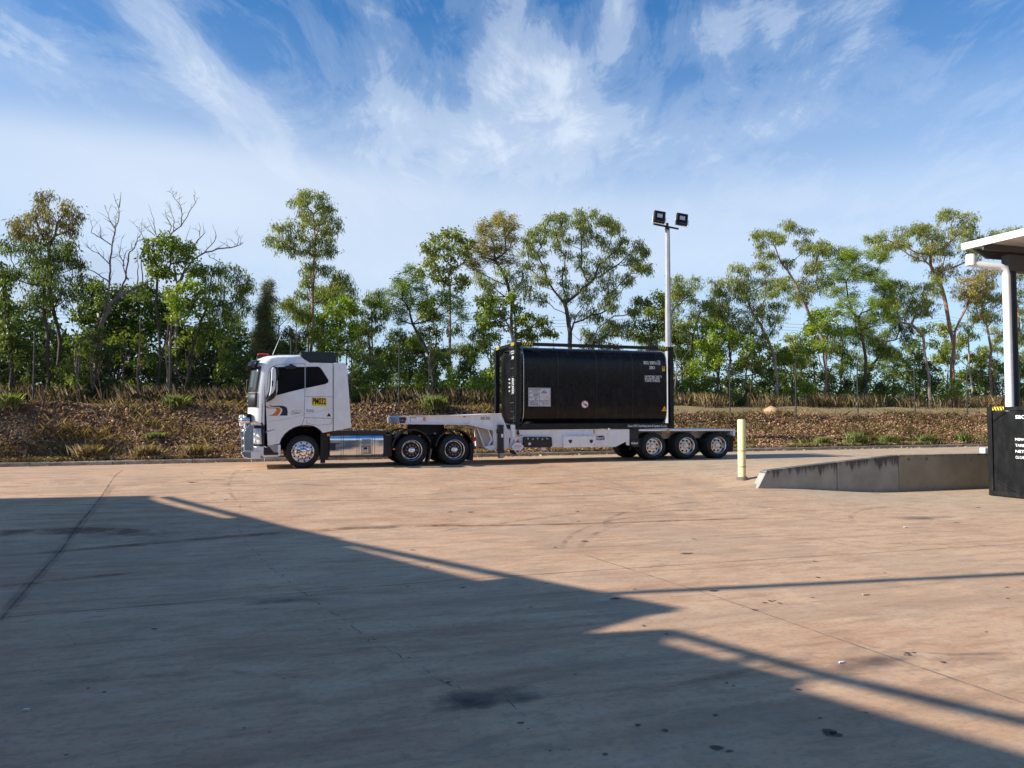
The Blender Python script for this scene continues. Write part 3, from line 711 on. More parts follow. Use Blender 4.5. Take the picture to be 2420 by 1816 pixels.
o=loft([(292,1215,1,0),(286,1070,1,0)],[x for x in ws if .9<=x<=1.7],.03,False).build('lower_grille',BLACKP,tr,smooth=60); solidify(o,.02)
o=loft([(270,350,1,0),(300,288,1,.1),(330,262,1,.3)],wsc,.14,False).build('sun_visor',GLASS,tr,smooth=60); solidify(o,.012)
for wx in (.35,.85,1.65,2.15):
    p=ppt((300,288,1,.1),wx,.0); q=ppt((300,288,1,.1),wx,.14); MB().tube([p,q],.012,6).build('visor_bracket',BLACKP,tr)
for sgn,nm in ((0,'near'),(1,'far')):
    wv=[0.012,.04,.09,.16,.25,.36,.48,.58] if not sgn else [2.488,2.46,2.41,2.34,2.25,2.14,2.02,1.92]
    o=loft([(298,1325,1,0),(292,1200,1,0),(287,1070,1,0)],wv,.012,False).build('headlight_surround',BLACKP,tr,smooth=60); solidify(o,.012)
    o2=loft([(297,1300,1,0),(292,1200,1,0),(288,1105,1,0)],wv[1:-1],.024,False).build('headlight',LENS,tr,smooth=60); solidify(o2,.01)
def sp(pts): return [C1(*p) for p in pts]
def side(name,pts,m,t=.006,y=NY,parent=tr,bevel=0,cc=C1): return MB().prism([cc(*p) for p in pts],y-t,y+.004).build(name,m,parent,bevel=bevel)
side('door_window',[(602,352),(700,350),(933,350),(933,612),(760,655),(588,700),(602,640)],GLASS)
side('quarter_window',[(545,342),(597,352),(583,700),(555,738),(520,762),(462,785),(462,722),(500,640),(512,420)],BLACKP,.010)
side('quarter_pane',[(540,372),(522,425),(508,640),(480,715),(520,700),(545,560),(552,420)],GLASS,.013)
side('sleeper_window',[(945,350),(1098,347),(1122,358),(1140,378),(1222,505),(1226,525),(1218,545),(1180,563),(945,612)],GLASS)
# wind deflector / mirrors
mr=MB().prism([C1(x,y,4.62) for x,y in ((528,372),(552,350),(580,378),(584,470),(572,620),(545,668),(492,712),(512,640),(520,560))],-4.66,-4.52).build('mirror_housing',WHITE,tr,bevel=.025)
MB().prism([C1(x,y,4.66) for x,y in ((528,520),(548,520),(545,590),(528,590))],-4.668,-4.655).build('vent',BLACKP,mr)
MB().prism([C1(x,y,4.5) for x,y in ((560,345),(590,352),(622,400),(618,450),(596,520),(580,520))],-4.56,-4.32).build('mirror_arm',BLACKP,tr,bevel=.012)
MB().prism([C1(x,y,4.5) for x,y in ((585,655),(540,745),(470,785),(462,770),(515,690),(560,650))],-4.52,-4.31).build('mirror_foot',BLACKP,tr,bevel=.012)
MB().prism([C1(x,y,4.4) for x,y in ((688,340),(735,335),(740,318),(788,318),(792,335),(835,345),(815,378),(720,380))],-4.55,-4.31).build('kerb_mirror',BLACKP,tr,bevel=.02)
p=C1(300,575,1.5)
MB().box(p[0]-.20,p[0]-.06,-1.72,-1.45,C1(0,640,1.6)[1],C1(0,500,1.6)[1]).build('mirror_housing',BLACKP,tr,bevel=.03)
MB().tube([(p[0]-.1,-1.72,p[1]+.3),(p[0]+.25,-1.82,p[1]+.35)],.02,6).build('mirror_arm',BLACKP,tr)
fm=C1(225,575,2.4); MB().box(fm[0]-.02,fm[0]+.16,-2.5,-2.2,C1(0,640,2.4)[1],C1(0,512,2.4)[1]).build('front_mirror',BLACKP,tr,bevel=.03)
MB().tube([(fm[0]+.1,-2.35,C1(0,520,2.4)[1]),(fm[0]+.35,-2.35,C1(0,430,2.4)[1])],.015,6).build('mirror_arm',BLACKP,tr)
def seam(pts,wd=.010,y=NY,cc=C1,m=SEAM,t=.0025,name='panel_gap',par=tr):
    mb=MB(); P=[cc(*p) for p in pts]
    for a,b in zip(P[:-1],P[1:]):
        dx,dz=b[0]-a[0],b[1]-a[1]; l=math.hypot(dx,dz) or 1; nx,nz=-dz/l*wd/2,dx/l*wd/2; ex,ez=dx/l*wd*.3,dz/l*wd*.3
        mb.prism([(a[0]-nx-ex,a[1]-nz-ez),(b[0]-nx+ex,b[1]-nz+ez),(b[0]+nx+ex,b[1]+nz+ez),(a[0]+nx-ex,a[1]+nz-ez)],y-t,y+.001)
    return mb.build(name,m,par)
seam([(470,640),(488,430),(510,372),(560,338),(640,318),(938,310)]); seam([(938,310),(938,620),(928,930),(926,990),(905,1050),(888,1072)])
seam([(938,715),(1278,718)],.009); seam([(928,973),(1272,981)],.011); seam([(415,800),(408,1035)],.014)
seam([(960,990),(957,1040),(1060,1062),(1100,1066),(1262,1050),(1268,990)],.007)
seam([(408,1040),(560,1010),(720,990),(925,936)],.007,m=GRYP); seam([(928,934),(1278,858)],.006,m=GRYP)
seam([(405,1040),(432,1090),(428,1318)],.05,name='headlight_frame'); 
seam([(628,1292),(650,1232),(690,1175),(745,1128),(815,1090),(890,1070),(970,1066),(1035,1075),(1085,1098),(1125,1130),(1150,1160)],.02,name='wheel_arch_lip')
# dark wheel housing behind the arch
MB().box(C1(640,0)[0],C1(1160,0)[0],NY+.42,FY-.42,RZ+.55,C1(0,1090)[1]).build('wheel_housing',mat('arch_liner_black',(.006,.006,.006),.9,spec=.1),tr)
# fairing behind the cab
for y0,y1 in ((NY-.004,NY+.09),(FY-.09,FY+.004)):
    MB().prism(sp([(1289,301),(1418,303),(1440,315),(1453,347),(1480,700),(1507,1098),(1450,1106),(1289,1137)]),y0,y1).build('side_fairing',WHITE,tr,bevel=.02)
MB().box(C1(1280,0)[0],C1(1300,0)[0],NY+.2,FY-.2,C1(0,1120)[1],C1(0,330)[1]).build('cab_rear_wall',BLACKP,tr)
# roof deflector, beacon, aerial
MB().prism(sp([(872,165),(905,158),(1290,166),(1322,180),(1326,302),(990,290),(940,245),(893,196)]),NY+.06,FY-.06).build('roof_deflector',mat('roof_box_dark',(.012,.018,.017),.4,var=.2),tr,bevel=.03,seg=3)
MB().lathe([(.05,0),(.05,.12),(.02,.14)],(C1(1305,0)[0],-3.9,C1(0,175)[1]),10,'z').build('exhaust_tip',CHROME,tr,smooth=40)
bc=C1(425,200,3.6)
MB().box(bc[0]-.19,bc[0]+.19,-3.9,-2.2,bc[1]-.13,bc[1]-.06).build('beacon_base',BLACKP,tr,bevel=.01)
MB().box(bc[0]-.17,bc[0]+.17,-3.85,-2.25,bc[1]-.06,bc[1]+.02).build('beacon_bar',REDL,tr,bevel=.035,seg=3)
a=C1(542,192,3.9);b=C1(640,-30,3.9); MB().tube([(a[0],-3.9,a[1]-.02),(b[0],-3.9,b[1])],[.012,.006],6).build('aerial',WFASC,tr)
MB().box(C1(615,0)[0],C1(680,0)[0],-3.5,-3.2,C1(0,196,3.3)[1]-.02,C1(0,178,3.3)[1]).build('roof_hatch',BLACKP,tr,bevel=.02)
# step and bumper
MB().prism(sp([(318,1345),(430,1325),(640,1302),(640,1440),(600,1452),(435,1457),(318,1400)]),NY+.02,NY+.5).build('step_panel',WHITE,tr,bevel=.015)
side('step_recess',[(432,1335),(605,1312),(600,1412),(612,1418),(608,1430),(440,1432),(430,1420)],BLACKP,.006,NY+.02)
side('step_tread',[(440,1408),(610,1400),(610,1425),(440,1430)],STEEL,.03,NY+.018)
side('step_inner_panel',[(500,1328),(602,1316),(598,1398),(560,1402)],GALV,.010,NY+.02)
MB().prism(sp([(318,1345),(640,1310),(640,1440),(318,1450)]),FY-.5,FY-.02).build('step_panel',WHITE,tr,bevel=.015)
MB().prism(sp([(160,1385),(395,1385),(395,1478),(275,1484),(190,1468),(148,1410)]),NY-.01,FY+.01).build('bumper',CHROME,tr,bevel=.03,seg=3)
side('bumper_end',[(275,1388),(392,1388),(392,1476),(275,1482)],WFASC,.012,NY-.01)
# bull bar
for y0 in (NY-.01,FY-.05):
    MB().prism(sp([(192,1380),(186,1180),(215,1095),(262,1064),(308,1066),(308,1385)]),y0,y0+.06).build('bull_bar_wing',CHROME,tr,bevel=.015)
for px_,py_,rr in ((150,1005,.085),(165,1130,.045),(168,1225,.045),(172,1320,.045)):
    p=C1(px_,py_); q=MB().tube([(p[0]+.26,NY+.03,p[1]),(p[0]+.06,NY+.05,p[1]),(p[0]-.0,NY+.14,p[1]),(p[0]-.02,NY+.5,p[1]),(p[0]-.02,FY-.5,p[1]),(p[0],FY-.14,p[1]),(p[0]+.06,FY-.05,p[1]),(p[0]+.26,FY-.03,p[1])],rr,12)
    q.build('bull_bar_tube',CHROME,tr,smooth=40)
for yy in (NY+.22,NY+.75,-3.05,FY-.75,FY-.22):
    MB().prism(sp([(140,955),(175,935),(185,1000),(192,1385),(160,1385),(146,1150)]),yy-.03,yy+.03).build('bull_bar_upright',CHROME,tr,bevel=.012)
MB().prism(sp([(182,955),(215,948),(222,1090),(190,1112)]),NY-.01,NY+.14).build('bull_bar_end',WFASC,tr,bevel=.03)
MB().prism(sp([(128,945),(172,935),(176,1075),(134,1082)]),NY+.15,NY+.4).build('bull_bar_end',WFASC,tr,bevel=.03)
MB().box(C1(240,0)[0],C1(288,0)[0],NY+.1,NY+.3,C1(0,1045)[1],C1(0,925)[1]).build('marker_lamp',GLASS,tr,bevel=.02)
# chrome badge on the wing
seam([(462,1150),(485,1138)],.045,m=GRYP,name='badge'); seam([(490,1138),(565,1118)],.028,m=GRYP,name='badge')
# decals
side('fleet_sign',[(1022,722),(1203,734),(1203,830),(1022,826)],YEL,.004)
a=C1(1030,812);b=C1(1195,732); text('PM032',a[0],b[0],a[1],b[1],NY-.0055,BLK,tr,bold=.035)
a=C1(952,905);b=C1(1048,870); text('500',a[0],b[0],a[1],b[1],NY-.004,GRYP,tr,bold=.02)
def decal(name,pts,m,y=.004): 
    return side(name,pts,m,y)
decal('orange_swoosh',[(495,815),(480,828),(476,838),(505,850),(560,850),(610,850),(638,865),(640,885),(625,915),(600,950),(494,950),(545,930),(580,900),(590,875),(575,860),(480,858),(458,848),(462,832)],ORG)
decal('navy_swoosh',[(510,815),(500,828),(520,838),(570,842),(620,842),(655,862),(662,885),(650,915),(625,948),(722,948),(726,895),(715,850),(680,830),(620,825),(540,830),(518,825)],NAVY)
seam([(770,935),(768,905),(790,885),(850,882),(890,888),(888,905),(850,925),(800,932),(770,935)],.010,m=GRYP,name='oval_badge')
a=C1(785,928);b=C1(870,895); text('Volvo',a[0],b[0],a[1],b[1],NY-.004,GRYP,tr,bold=.02,shear=.3)
decal('warning_triangle',[(1205,958),(1258,958),(1231,912)],BLK)
# chassis
for y in (-3.5,-2.68): MB().box(1.0,7.25,y,y+.08,RZ+.62,RZ+.92).build('chassis_rail',STEEL,tr)
MB().box(2.7,7.2,-3.4,-2.7,RZ+.45,RZ+.62).build('driveline',STEEL,tr)
a=C2(110,432);b=C2(1000,415); MB().box(a[0],b[0],NY+.1,FY-.1,a[1]-.10,b[1]-.02).build('deck_plate',STEEL,tr,bevel=.01)
MB().box(C2(110,0)[0],C2(205,0)[0],NY+.12,NY+.8,RZ+.25,C2(0,440)[1]).build('air_tank_cover',BLACKP,tr)
MB().box(C2(885,0)[0],C2(1000,0)[0],NY+.2,NY+.9,RZ+.30,C2(0,430)[1]-.02).build('battery_box',BLACKP,tr,bevel=.02)
MB().box(C2(100,0)[0],C2(160,0)[0],NY+.02,NY+.08,RZ+.15,C2(0,460)[1]).build('mud_flap',RUBBER,tr)
# fuel tank
tx0,tz1=C2(205,462);tx1,tz0=C2(880,742)
hz=(tz1-tz0)/2; cz=(tz1+tz0)/2
sec=[]
for k in range(48):
    a=2*math.pi*k/48; cc_,s_=math.cos(a),math.sin(a); e=.42
    sec.append((.34*math.copysign(abs(cc_)**e,cc_),hz*math.copysign(abs(s_)**e,s_)))
tm=MB(); 
for x,k in ((tx0,.93),(tx0+.015,.985),(tx0+.04,1),(tx1-.04,1),(tx1-.015,.985),(tx1,.93)):
    tm.v+=[(x,NY+.36+u*k,cz+v*k) for u,v in sec]
for j in range(5):
    for k in range(48): tm.f.append((j*48+k,j*48+(k+1)%48,(j+1)*48+(k+1)%48,(j+1)*48+k))
tm.f.append(tuple(range(47,-1,-1))); tm.f.append(tuple(range(240,288)))
tank=tm.build('fuel_tank',CHROME,tr,smooth=35)
for x in (355,383,552,578,742,772):
    xx=C2(x,0)[0]; q=MB(); q.v=[(xx-.006,NY+.36+u*1.012,cz+v*1.012) for u,v in sec]+[(xx+.006,NY+.36+u*1.012,cz+v*1.012) for u,v in sec]
    q.f=[(k,(k+1)%48,48+(k+1)%48,48+k) for k in range(48)]; o=q.build('tank_strap',STEEL,tank); 
MB().prism([C2(*p) for p in ((592,540),(605,518),(720,515),(735,530),(738,690),(722,715),(605,715),(590,700))],NY+.005,NY+.06).build('step_pocket',CHROME,tank,bevel=.02)
MB().prism([C2(*p) for p in ((606,530),(718,528),(722,690),(712,700),(612,700))],NY-.001,NY+.05).build('pocket_inside',mat('pocket_shadow_metal',(.30,.28,.27),.35,metal=.8),tank,bevel=.01)
MB().prism([C2(*p) for p in ((596,580),(732,578),(732,592),(596,594))],NY-.02,NY+.05).build('step_rung',CHROME,tank,bevel=.005)
MB().prism([C2(*p) for p in ((618,615),(680,615),(690,690),(610,690))],NY-.012,NY+.04).build('step_plate',CHROME,tank,bevel=.01)
MB().prism([C2(*p) for p in ((628,620),(672,620),(675,645),(628,645))],NY-.018,NY-.005).build('filler_latch',BLK,tank)
MB().prism([C2(*p) for p in ((203,565),(340,565),(340,582),(278,585),(278,652),(203,652))],NY-.03,NY+.1).build('bracket',BLACKP,tank)
MB().prism([C2(*p) for p in ((300,568),(338,568),(338,580),(300,580))],NY-.036,NY-.02).build('side_marker',REDL,tank)
MB().box(*[C2(x,0)[0] for x in (585,715)],NY+.15,NY+.4,tz1-.02,C2(0,437)[1]).build('tank_cap',GALV,tank,bevel=.01)
MB().prism([C2(*p) for p in ((172,450),(208,450),(208,480),(172,480))],NY-.02,NY+.05).build('side_marker',AMBER,tr,bevel=.006)
q=C2(1007,640); MB().lathe([(0,-.02),(.03,-.018),(.034,0),(.034,.04)],(q[0],NY-.0,q[1]),14).build('side_marker',AMBER,tr)
MB().box(C2(922,0)[0],C2(958,0)[0],NY+.1,NY+.2,C2(0,475)[1],C2(0,440)[1]).build('valve_box',GALV,tr)
# wheels
SW=make_wheel('steer',False);DW=make_wheel('drive',True);TW=make_wheel('trailer',False)
wheels=[]
x1,z1_=C1(913,1395); wheel_obj(SW,tr,(x1,NY+.06,RZ+.498)); wheel_obj(SW,tr,(x1,FY-.06,RZ+.498),True)
dx=[C2(1232,658)[0],C2(1765,658)[0]]
for x in dx:
    wheel_obj(DW,tr,(x,NY+.03,RZ+.498)); wheel_obj(DW,tr,(x,FY-.03,RZ+.498),True)
    MB().tube([(x,NY+.7,RZ+.5),(x,FY-.7,RZ+.5)],.11,10).build('axle',STEEL,tr)
MB().tube([(x1,NY+.4,RZ+.5),(x1,FY-.4,RZ+.5)],.08,10).build('axle',STEEL,tr)
def arcplate(cx,cz,r0,r1,a0,a1,y0,y1,n=16):
    out=[(cx+r1*math.cos(R(a0+(a1-a0)*i/n)),cz+r1*math.sin(R(a0+(a1-a0)*i/n))) for i in range(n+1)]
    inn=[(cx+r0*math.cos(R(a0+(a1-a0)*i/n)),cz+r0*math.sin(R(a0+(a1-a0)*i/n))) for i in range(n+1)]
    mb=MB(); n1=n+1
    for y in (y0,y1): mb.v+=[(x,y,z) for x,z in out]+[(x,y,z) for x,z in inn]
    for i in range(n):
        mb.f+=[(i,i+1,n1+i+1,n1+i),(2*n1+i+1,2*n1+i,3*n1+i,3*n1+i+1),(i,2*n1+i,2*n1+i+1,i+1),(n1+i+1,3*n1+i+1,3*n1+i,n1+i)]
    mb.f+=[(0,n1,3*n1,2*n1),(n,2*n1+n,3*n1+n,n1+n)]
    return mb
cz_=RZ+.5
MG=mat('mudguard_plastic',(.022,.023,.026),.38,var=.2)
for i,x in enumerate(dx):
    for y0,y1 in ((NY+.0,NY+.66),(FY-.66,FY)):
        g_=arcplate(x,cz_+.02,.615,.64,20 if i==0 else -8,172,y0,y1).build('mudguard',MG,tr,smooth=30)
        arcplate(x,cz_+.02,.638,.652,22 if i==0 else 0,170,y0-.006,y0+.03).build('guard_rib',MG,g_,smooth=30)
        arcplate(x,cz_+.02,.645,.655,30,160,y0+.12,y0+.16).build('guard_rib',MG,g_,smooth=30)
a=C2(1480,640);b=C2(1440,805); MB().prism([C2(*p) for p in ((1468,640),(1485,640),(1465,760),(1445,808),(1432,806),(1452,740))],NY+.05,NY+.6).build('mud_flap',mat('scuffed_flap',(.16,.13,.10),.8),tr)
MB().prism([C2(*p) for p in ((1955,560),(2005,580),(1992,785),(1930,780),(1960,700))],NY+.02,NY+.64).build('mud_flap',RUBBER,tr)
MB().box(C2(1300,0)[0],C2(1700,0)[0],-3.55,-2.55,RZ+.95,C2(0,340)[1]).build('fifth_wheel',STEEL,tr,bevel=.03)
MB().prism([C2(*p) for p in ((1290,370),(1700,365),(1640,345),(1400,345))],-3.6,-2.5).build('fifth_wheel_ramp',STEEL,tr)
for x,y in ((1420,470),(1545,450),(1350,480),(1965,500)):
    q=C2(x,y); MB().lathe([(0,-.02),(.03,-.02),(.035,.05)],(q[0],NY+.35,q[1]),8).build('air_fitting',GALV,tr)
q=C2(2022,520); MB().box(q[0]-.08,q[0]+.06,NY+.1,NY+.35,q[1]-.06,q[1]+.07).build('tail_light',REDL,tr,bevel=.01)
MB().box(5.9,6.0,NY+.66,FY-.66,RZ+.6,RZ+.8).build('crossmember',STEEL,tr); MB().box(7.15,7.25,NY+.6,FY-.6,RZ+.6,RZ+.9).build('crossmember',STEEL,tr)
# ------------------------------------------------------------------ trailer
TZ=road_z(14)
tl=empty('drop_deck_trailer',(12.0,-3.05,TZ),'white goose neck drop deck trailer with three axles coupled behind the truck','trailer')
def sd(name,pts,m,y0,y1,cc=C4,par=tl,bevel=.008): return MB().prism([cc(*p) for p in pts],y0,y1).build(name,m,par,bevel=bevel)
bodyp=[C4(*p) for p in ((70,182),(70,118),(90,102),(780,93),(1130,78),(1200,245),(1245,250),(1245,330),(1215,335),(1215,448),(1062,448),(1050,252),(900,215),(780,192))]
MB().prism(bodyp,NY+.06,FY-.06).build('goose_neck',TRAILW,tl,bevel=.012)
sd('top_flange',[(72,118),(90,102),(780,92),(1130,76),(1136,88),(782,103),(96,112)],TRAILW,NY+.0,NY+.062)
sd('bottom_flange',[(78,180),(780,186),(905,212),(1050,250),(1062,262),(900,224),(778,196),(78,190)],TRAILW,NY+.0,NY+.062)
sd('stiffener',[(800,98),(850,95),(835,195),(795,190)],TRAILW,NY+.035,NY+.061)
sd('neck_bracket',[(240,112),(310,112),(310,155),(242,155)],TRAILW,NY-.0,NY+.061)
sd('recess_panel',[(175,115),(240,115),(240,122),(182,124),(182,165),(175,165)],GRYP,NY+.05,NY+.061)
sd('coupling_head',[(60,120),(130,118),(140,145),(128,150),(120,182),(66,180)],STEEL,NY+.02,NY+.055)
for i,x in enumerate((75,92,108)): 
    q=C4(x,150); MB().lathe([(0,-.03),(.022,-.03),(.025,.03)],(q[0],NY+.02,q[1]),8).build('air_coupling',[mat('blue_coupling',(.03,.1,.35),.4),GALV,REDL][i],tl)
sd('side_marker',[(314,118),(334,118),(334,138),(314,138)],AMBER,NY-.02,NY+.02); sd('side_marker',[(312,144),(340,144),(340,153),(312,153)],REDL,NY-.01,NY+.02)
sd('side_marker',[(733,109),(757,109),(757,119),(733,119)],REDL,NY+.04,NY+.06); sd('side_marker',[(240,440),(240,452),(260,452),(260,440)],AMBER,NY+.3,NY+.4)
for x0,x1 in ((917,962),(970,1015)):
    for k in range(7):
        xx=x0+(x1-x0)*k/7; sd('vent_slot',[(xx,112),(xx+4,112),(xx+4,143),(xx,143)],GRYP,NY+.052,NY+.061,bevel=0)
sd('neck_brace',[(888,228),(905,222),(1005,240),(1012,262),(1050,350),(1005,432),(968,432),(925,320)],mat('brace_grey_paint',(.42,.40,.37),.6,var=.1),NY+.25,NY+.31)
sd('neck_brace_rim',[(1000,240),(1014,240),(1055,352),(1008,436),(998,432),(1038,352)],TRAILW,NY+.18,NY+.36)
sd('neck_brace_rim',[(884,228),(896,226),(975,430),(965,438)],TRAILW,NY+.18,NY+.36)
sd('riser_plate',[(1060,150),(1085,150),(1095,448),(1062,448)],TRAILW,NY+.02,NY+.061)
sd('riser_foot',[(960,428),(1090,400),(1100,455),(1020,468),(965,440)],TRAILW,NY+.1,NY+.5)
lg=sd('landing_leg',[(1086,198),(1143,198),(1146,470),(1152,490),(1078,490),(1084,470)],BLACKP,NY-.09,NY+.018)
sd('leg_cap',[(1084,196),(1148,196),(1148,206),(1084,206)],STEEL,NY-.1,NY+.02,par=lg); sd('leg_label',[(1118,290),(1138,290),(1138,328),(1118,328)],WHT,NY-.094,NY-.088,par=lg)
sd('leg_gearbox',[(1076,245),(1088,245),(1088,285),(1076,285)],BLACKP,NY-.05,NY+.018,par=lg)
sd('leg_foot',[(1120,490),(1165,492),(1165,545),(1118,550)],GALV,NY+.1,NY+.3)
# main beam between neck and bogie
main=[C4(1247,250),C5(575,183),C5(575,318),C5(400,405),C4(1218,436)]
MB().prism(main,NY+.05,NY+.13).build('side_beam',TRAILW,tl,bevel=.008)
MB().prism([C4(1247,250),C5(575,183),C5(575,318),C5(400,405),C4(1218,436)],FY-.13,FY-.05).build('side_beam',TRAILW,tl,bevel=.008)
a=C4(1240,252);b=C5(690,190)
MB().box(a[0],b[0],NY+.13,FY-.13,a[1]-.12,a[1]-.03).build('floor_deck',TRAILW,tl)
for k in range(6):
    xx=a[0]+.5+k*.75; MB().box(xx,xx+.06,NY+.13,FY-.13,a[1]-.45,a[1]-.12).build('cross_bearer',STEEL,tl)
sd('beam_flange',[(1300,250),(2205,240),(2205,250),(1300,262)],TRAILW,NY+.02,NY+.052)
sd('corner_pocket',[(1225,196),(1270,196),(1275,335),(1258,360),(1240,335)],TRAILW,NY-.02,NY+.06)
sd('twist_lock',[(1295,255),(1310,255),(1310,275),(1320,290),(1300,305),(1292,290)],BLK,NY-.01,NY+.05)
sd('red_hose',[(1300,305),(1355,306),(1355,311),(1300,312)],REDL,NY+.0,NY+.02)
spt=sd('hose_tray',[(1355,330),(1362,323),(1642,323),(1650,332),(1655,415),(1640,432),(1370,432),(1355,420)],BLACKP,NY-.06,NY+.06,bevel=.02)
for k in range(5):
    q=C4(1400+k*50,340+6*(k%2)); MB().lathe([(.0,-.015),(.03,-.012),(.04,.01)],(q[0],NY-.06,q[1]),8).build('coil',GALV,spt)
q=C4(1415,395); MB().lathe([(0,-.03),(.045,-.03),(.05,.01)],(q[0],NY-.06,q[1]),14).build('tray_cap',WHT,spt)
tb=sd('toolbox',[(1770,318),(2108,315),(2110,430),(1772,434)],TRAILW,NY-.09,NY+.06,bevel=.015)
for x in (1838,2056):
    sd('latch',[(x-17,352),(x+17,352),(x+15,378),(x,390),(x-15,378)],STEEL,NY-.10,NY-.085,par=tb,bevel=0)
sd('lid_edge',[(1768,318),(2110,313),(2110,321),(1768,326)],TRAILW,NY-.10,NY-.085,par=tb,bevel=0)
sd('box_badge',[(2078,402),(2095,402),(2095,408),(2078,408)],BLK,NY-.095,NY-.088,par=tb,bevel=0)
sd('marker_bracket',[(2060,248),(2112,246),(2112,288),(2080,286)],TRAILW,NY-.03,NY+.06); sd('side_marker',[(2080,252),(2104,252),(2104,272),(2080,272)],AMBER,NY-.04,NY-.028); sd('side_marker',[(2082,276),(2104,276),(2104,283),(2082,283)],REDL,NY-.04,NY-.028)
sd('hook',[(1548,432),(1592,432),(1592,462),(1548,462)],WHT,NY-.02,NY+.05)
pl=sd('maker_plate',[(140,268),(250,266),(262,275),(262,312),(254,318),(140,320)],BLK,NY+.03,NY+.05,cc=C5)
a=C5(145,308);b=C5(252,280); text('Midland',a[0]-.14,b[0],a[1]-.01,b[1]+.02,NY+.026,WHT,tl,bold=.012,shear=.35)
# diamond placard on the neck corner
c_=C4(1290,425); h=C4(1358,425)[0]-c_[0]; hh=.24
def dia(k,y,m,name,par): return MB().prism([(c_[0]-h*k,c_[1]),(c_[0],c_[1]-hh*1.12*k),(c_[0]+h*k,c_[1]),(c_[0],c_[1]+hh*1.12*k)],y,y+.006).build(name,m,par)
dp=dia(1,NY-.08,GRYP,'diamond_placard',tl); dia(.93,NY-.084,WHT,'placard_face',dp)
MB().prism([(c_[0]-h*.38,c_[1]+hh*.55),(c_[0]+h*.38,c_[1]+hh*.55),(c_[0],c_[1]+hh*1.0)],NY-.088,NY-.083).build('red_triangle',REDP,dp)
MB().prism([(c_[0]-h*.34,c_[1]-hh*.5),(c_[0]+h*.34,c_[1]-hh*.5),(c_[0],c_[1]-hh*.9)],NY-.088,NY-.083).build('red_triangle',REDP,dp)
for k,(u,v,wd) in enumerate(((-.55,.16,1.1),(-.62,-.02,1.24),(-.5,-.2,1.0))): MB().box(c_[0]+h*u,c_[0]+h*(u+wd),NY-.087,NY-.083,c_[1]+hh*v,c_[1]+hh*(v+.07)).build('printed_line',GRYP,dp)
sd('placard_arm',[(1262,330),(1300,330),(1300,370),(1262,372)],WHT,NY-.075,NY-.03); 
sd('placard_foot',[(1228,455),(1270,470),(1300,500),(1272,508),(1236,490)],BLACKP,NY-.02,NY+.2)
# rear deck
dk0=C5(690,195);dk1=C5(1885,190)
zt=(dk0[1]+dk1[1])/2+.0
zdeck=C5(1885,181)[1]; zb=C5(1885,205)[1]
MB().prism([(dk0[0],C5(690,183)[1]),(dk1[0],zdeck),(dk1[0],zb),(dk0[0],C5(690,208)[1])],NY,FY).build('rear_deck',TRAILW,tl,bevel=.012)
for y in (-3.55,-2.62):
    MB().prism([(dk0[0]-.9,zb-.02),(dk1[0]-.05,zb-.002),(dk1[0]-.05,zb-.25),(dk0[0]-.9,zb-.32)],y,y+.07).build('chassis_rail',TRAILW,tl,bevel=.006)
for x,x2 in ((925,1035),(1290,1400),(1690,1760)):
    sd('hanger_plate',[(x,208),(x2,208),(x2-10,325),(x+15,310)],mat('hanger_grey',(.20,.20,.20),.6,var=.2),NY+.34,NY+.38,cc=C5)
for x in (560,): sd('frame_panel',[(577,183),(692,186),(692,408),(660,408),(655,330),(577,330)],BLACKP,NY+.08,NY+.16,cc=C5)
gp=sd('guard_panel',[(585,322),(690,318),(692,408),(612,405),(585,350)],STEEL,NY+.04,NY+.08,cc=C5)
a=C5(592,372);b=C5(680,342); text('Midland',a[0],b[0],a[1],b[1],NY+.034,WHT,tl,bold=.02,shear=.35)
sd('corner_plate',[(535,330),(574,320),(574,388),(540,380)],TRAILW,NY+.05,NY+.12,cc=C5)
sd('flap_hanger',[(690,300),(735,300),(720,410),(695,410)],RUBBER,NY+.1,NY+.6,cc=C5)
sd('side_marker',[(1024,190),(1062,190),(1066,232),(1026,232)],AMBER,NY-.02,NY-.001,cc=C5); sd('side_marker',[(1030,216),(1060,216),(1060,226),(1030,226)],REDL,NY-.026,NY-.019,cc=C5)
sd('rear_post',[(1862,206),(1888,206),(1888,270),(1868,272)],TRAILW,NY+.02,NY+.14,cc=C5)
MB().box(dk1[0]-.10,dk1[0]-.02,NY+.15,FY-.15,zb-.22,zb-.01).build('rear_beam',TRAILW,tl,bevel=.01)
sd('mud_flap',[(1800,262),(1876,262),(1868,465),(1790,470)],RUBBER,NY+.06,NY+.6,cc=C5); sd('tail_light',[(1878,295),(1890,295),(1890,340),(1878,340)],REDL,NY+.02,NY+.3,cc=C5)
sd('tail_step',[(1880,368),(1915,366),(1915,402),(1880,405)],WHT,NY+.3,NY+.6,cc=C5)
xs=[C5(877,417)[0],C5(1285,407)[0],C5(1680,395)[0]]
for x in xs:
    zz=road_z(x)+.475
    for y,fl_ in ((NY+.02,False),(NY+.35,False),(FY-.02,True),(FY-.35,True)):
        w_=wheel_obj(TW,tl,(x,y,zz),fl_); w_.scale=(.95,1,.95)
    MB().tube([(x,NY+.5,zz),(x,FY-.5,zz)],.075,10).build('axle',STEEL,tl)
    MB().box(x-.55,x+.1,NY+.75,NY+.83,zz-.12,zz+.15).build('trailing_arm',STEEL,tl); MB().lathe([(.0,0),(.14,.0),(.16,.1),(.13,.28),(.0,.28)],(x+.2,NY+.85,zz+.02),14,'z').build('air_bag',RUBBER,tl)
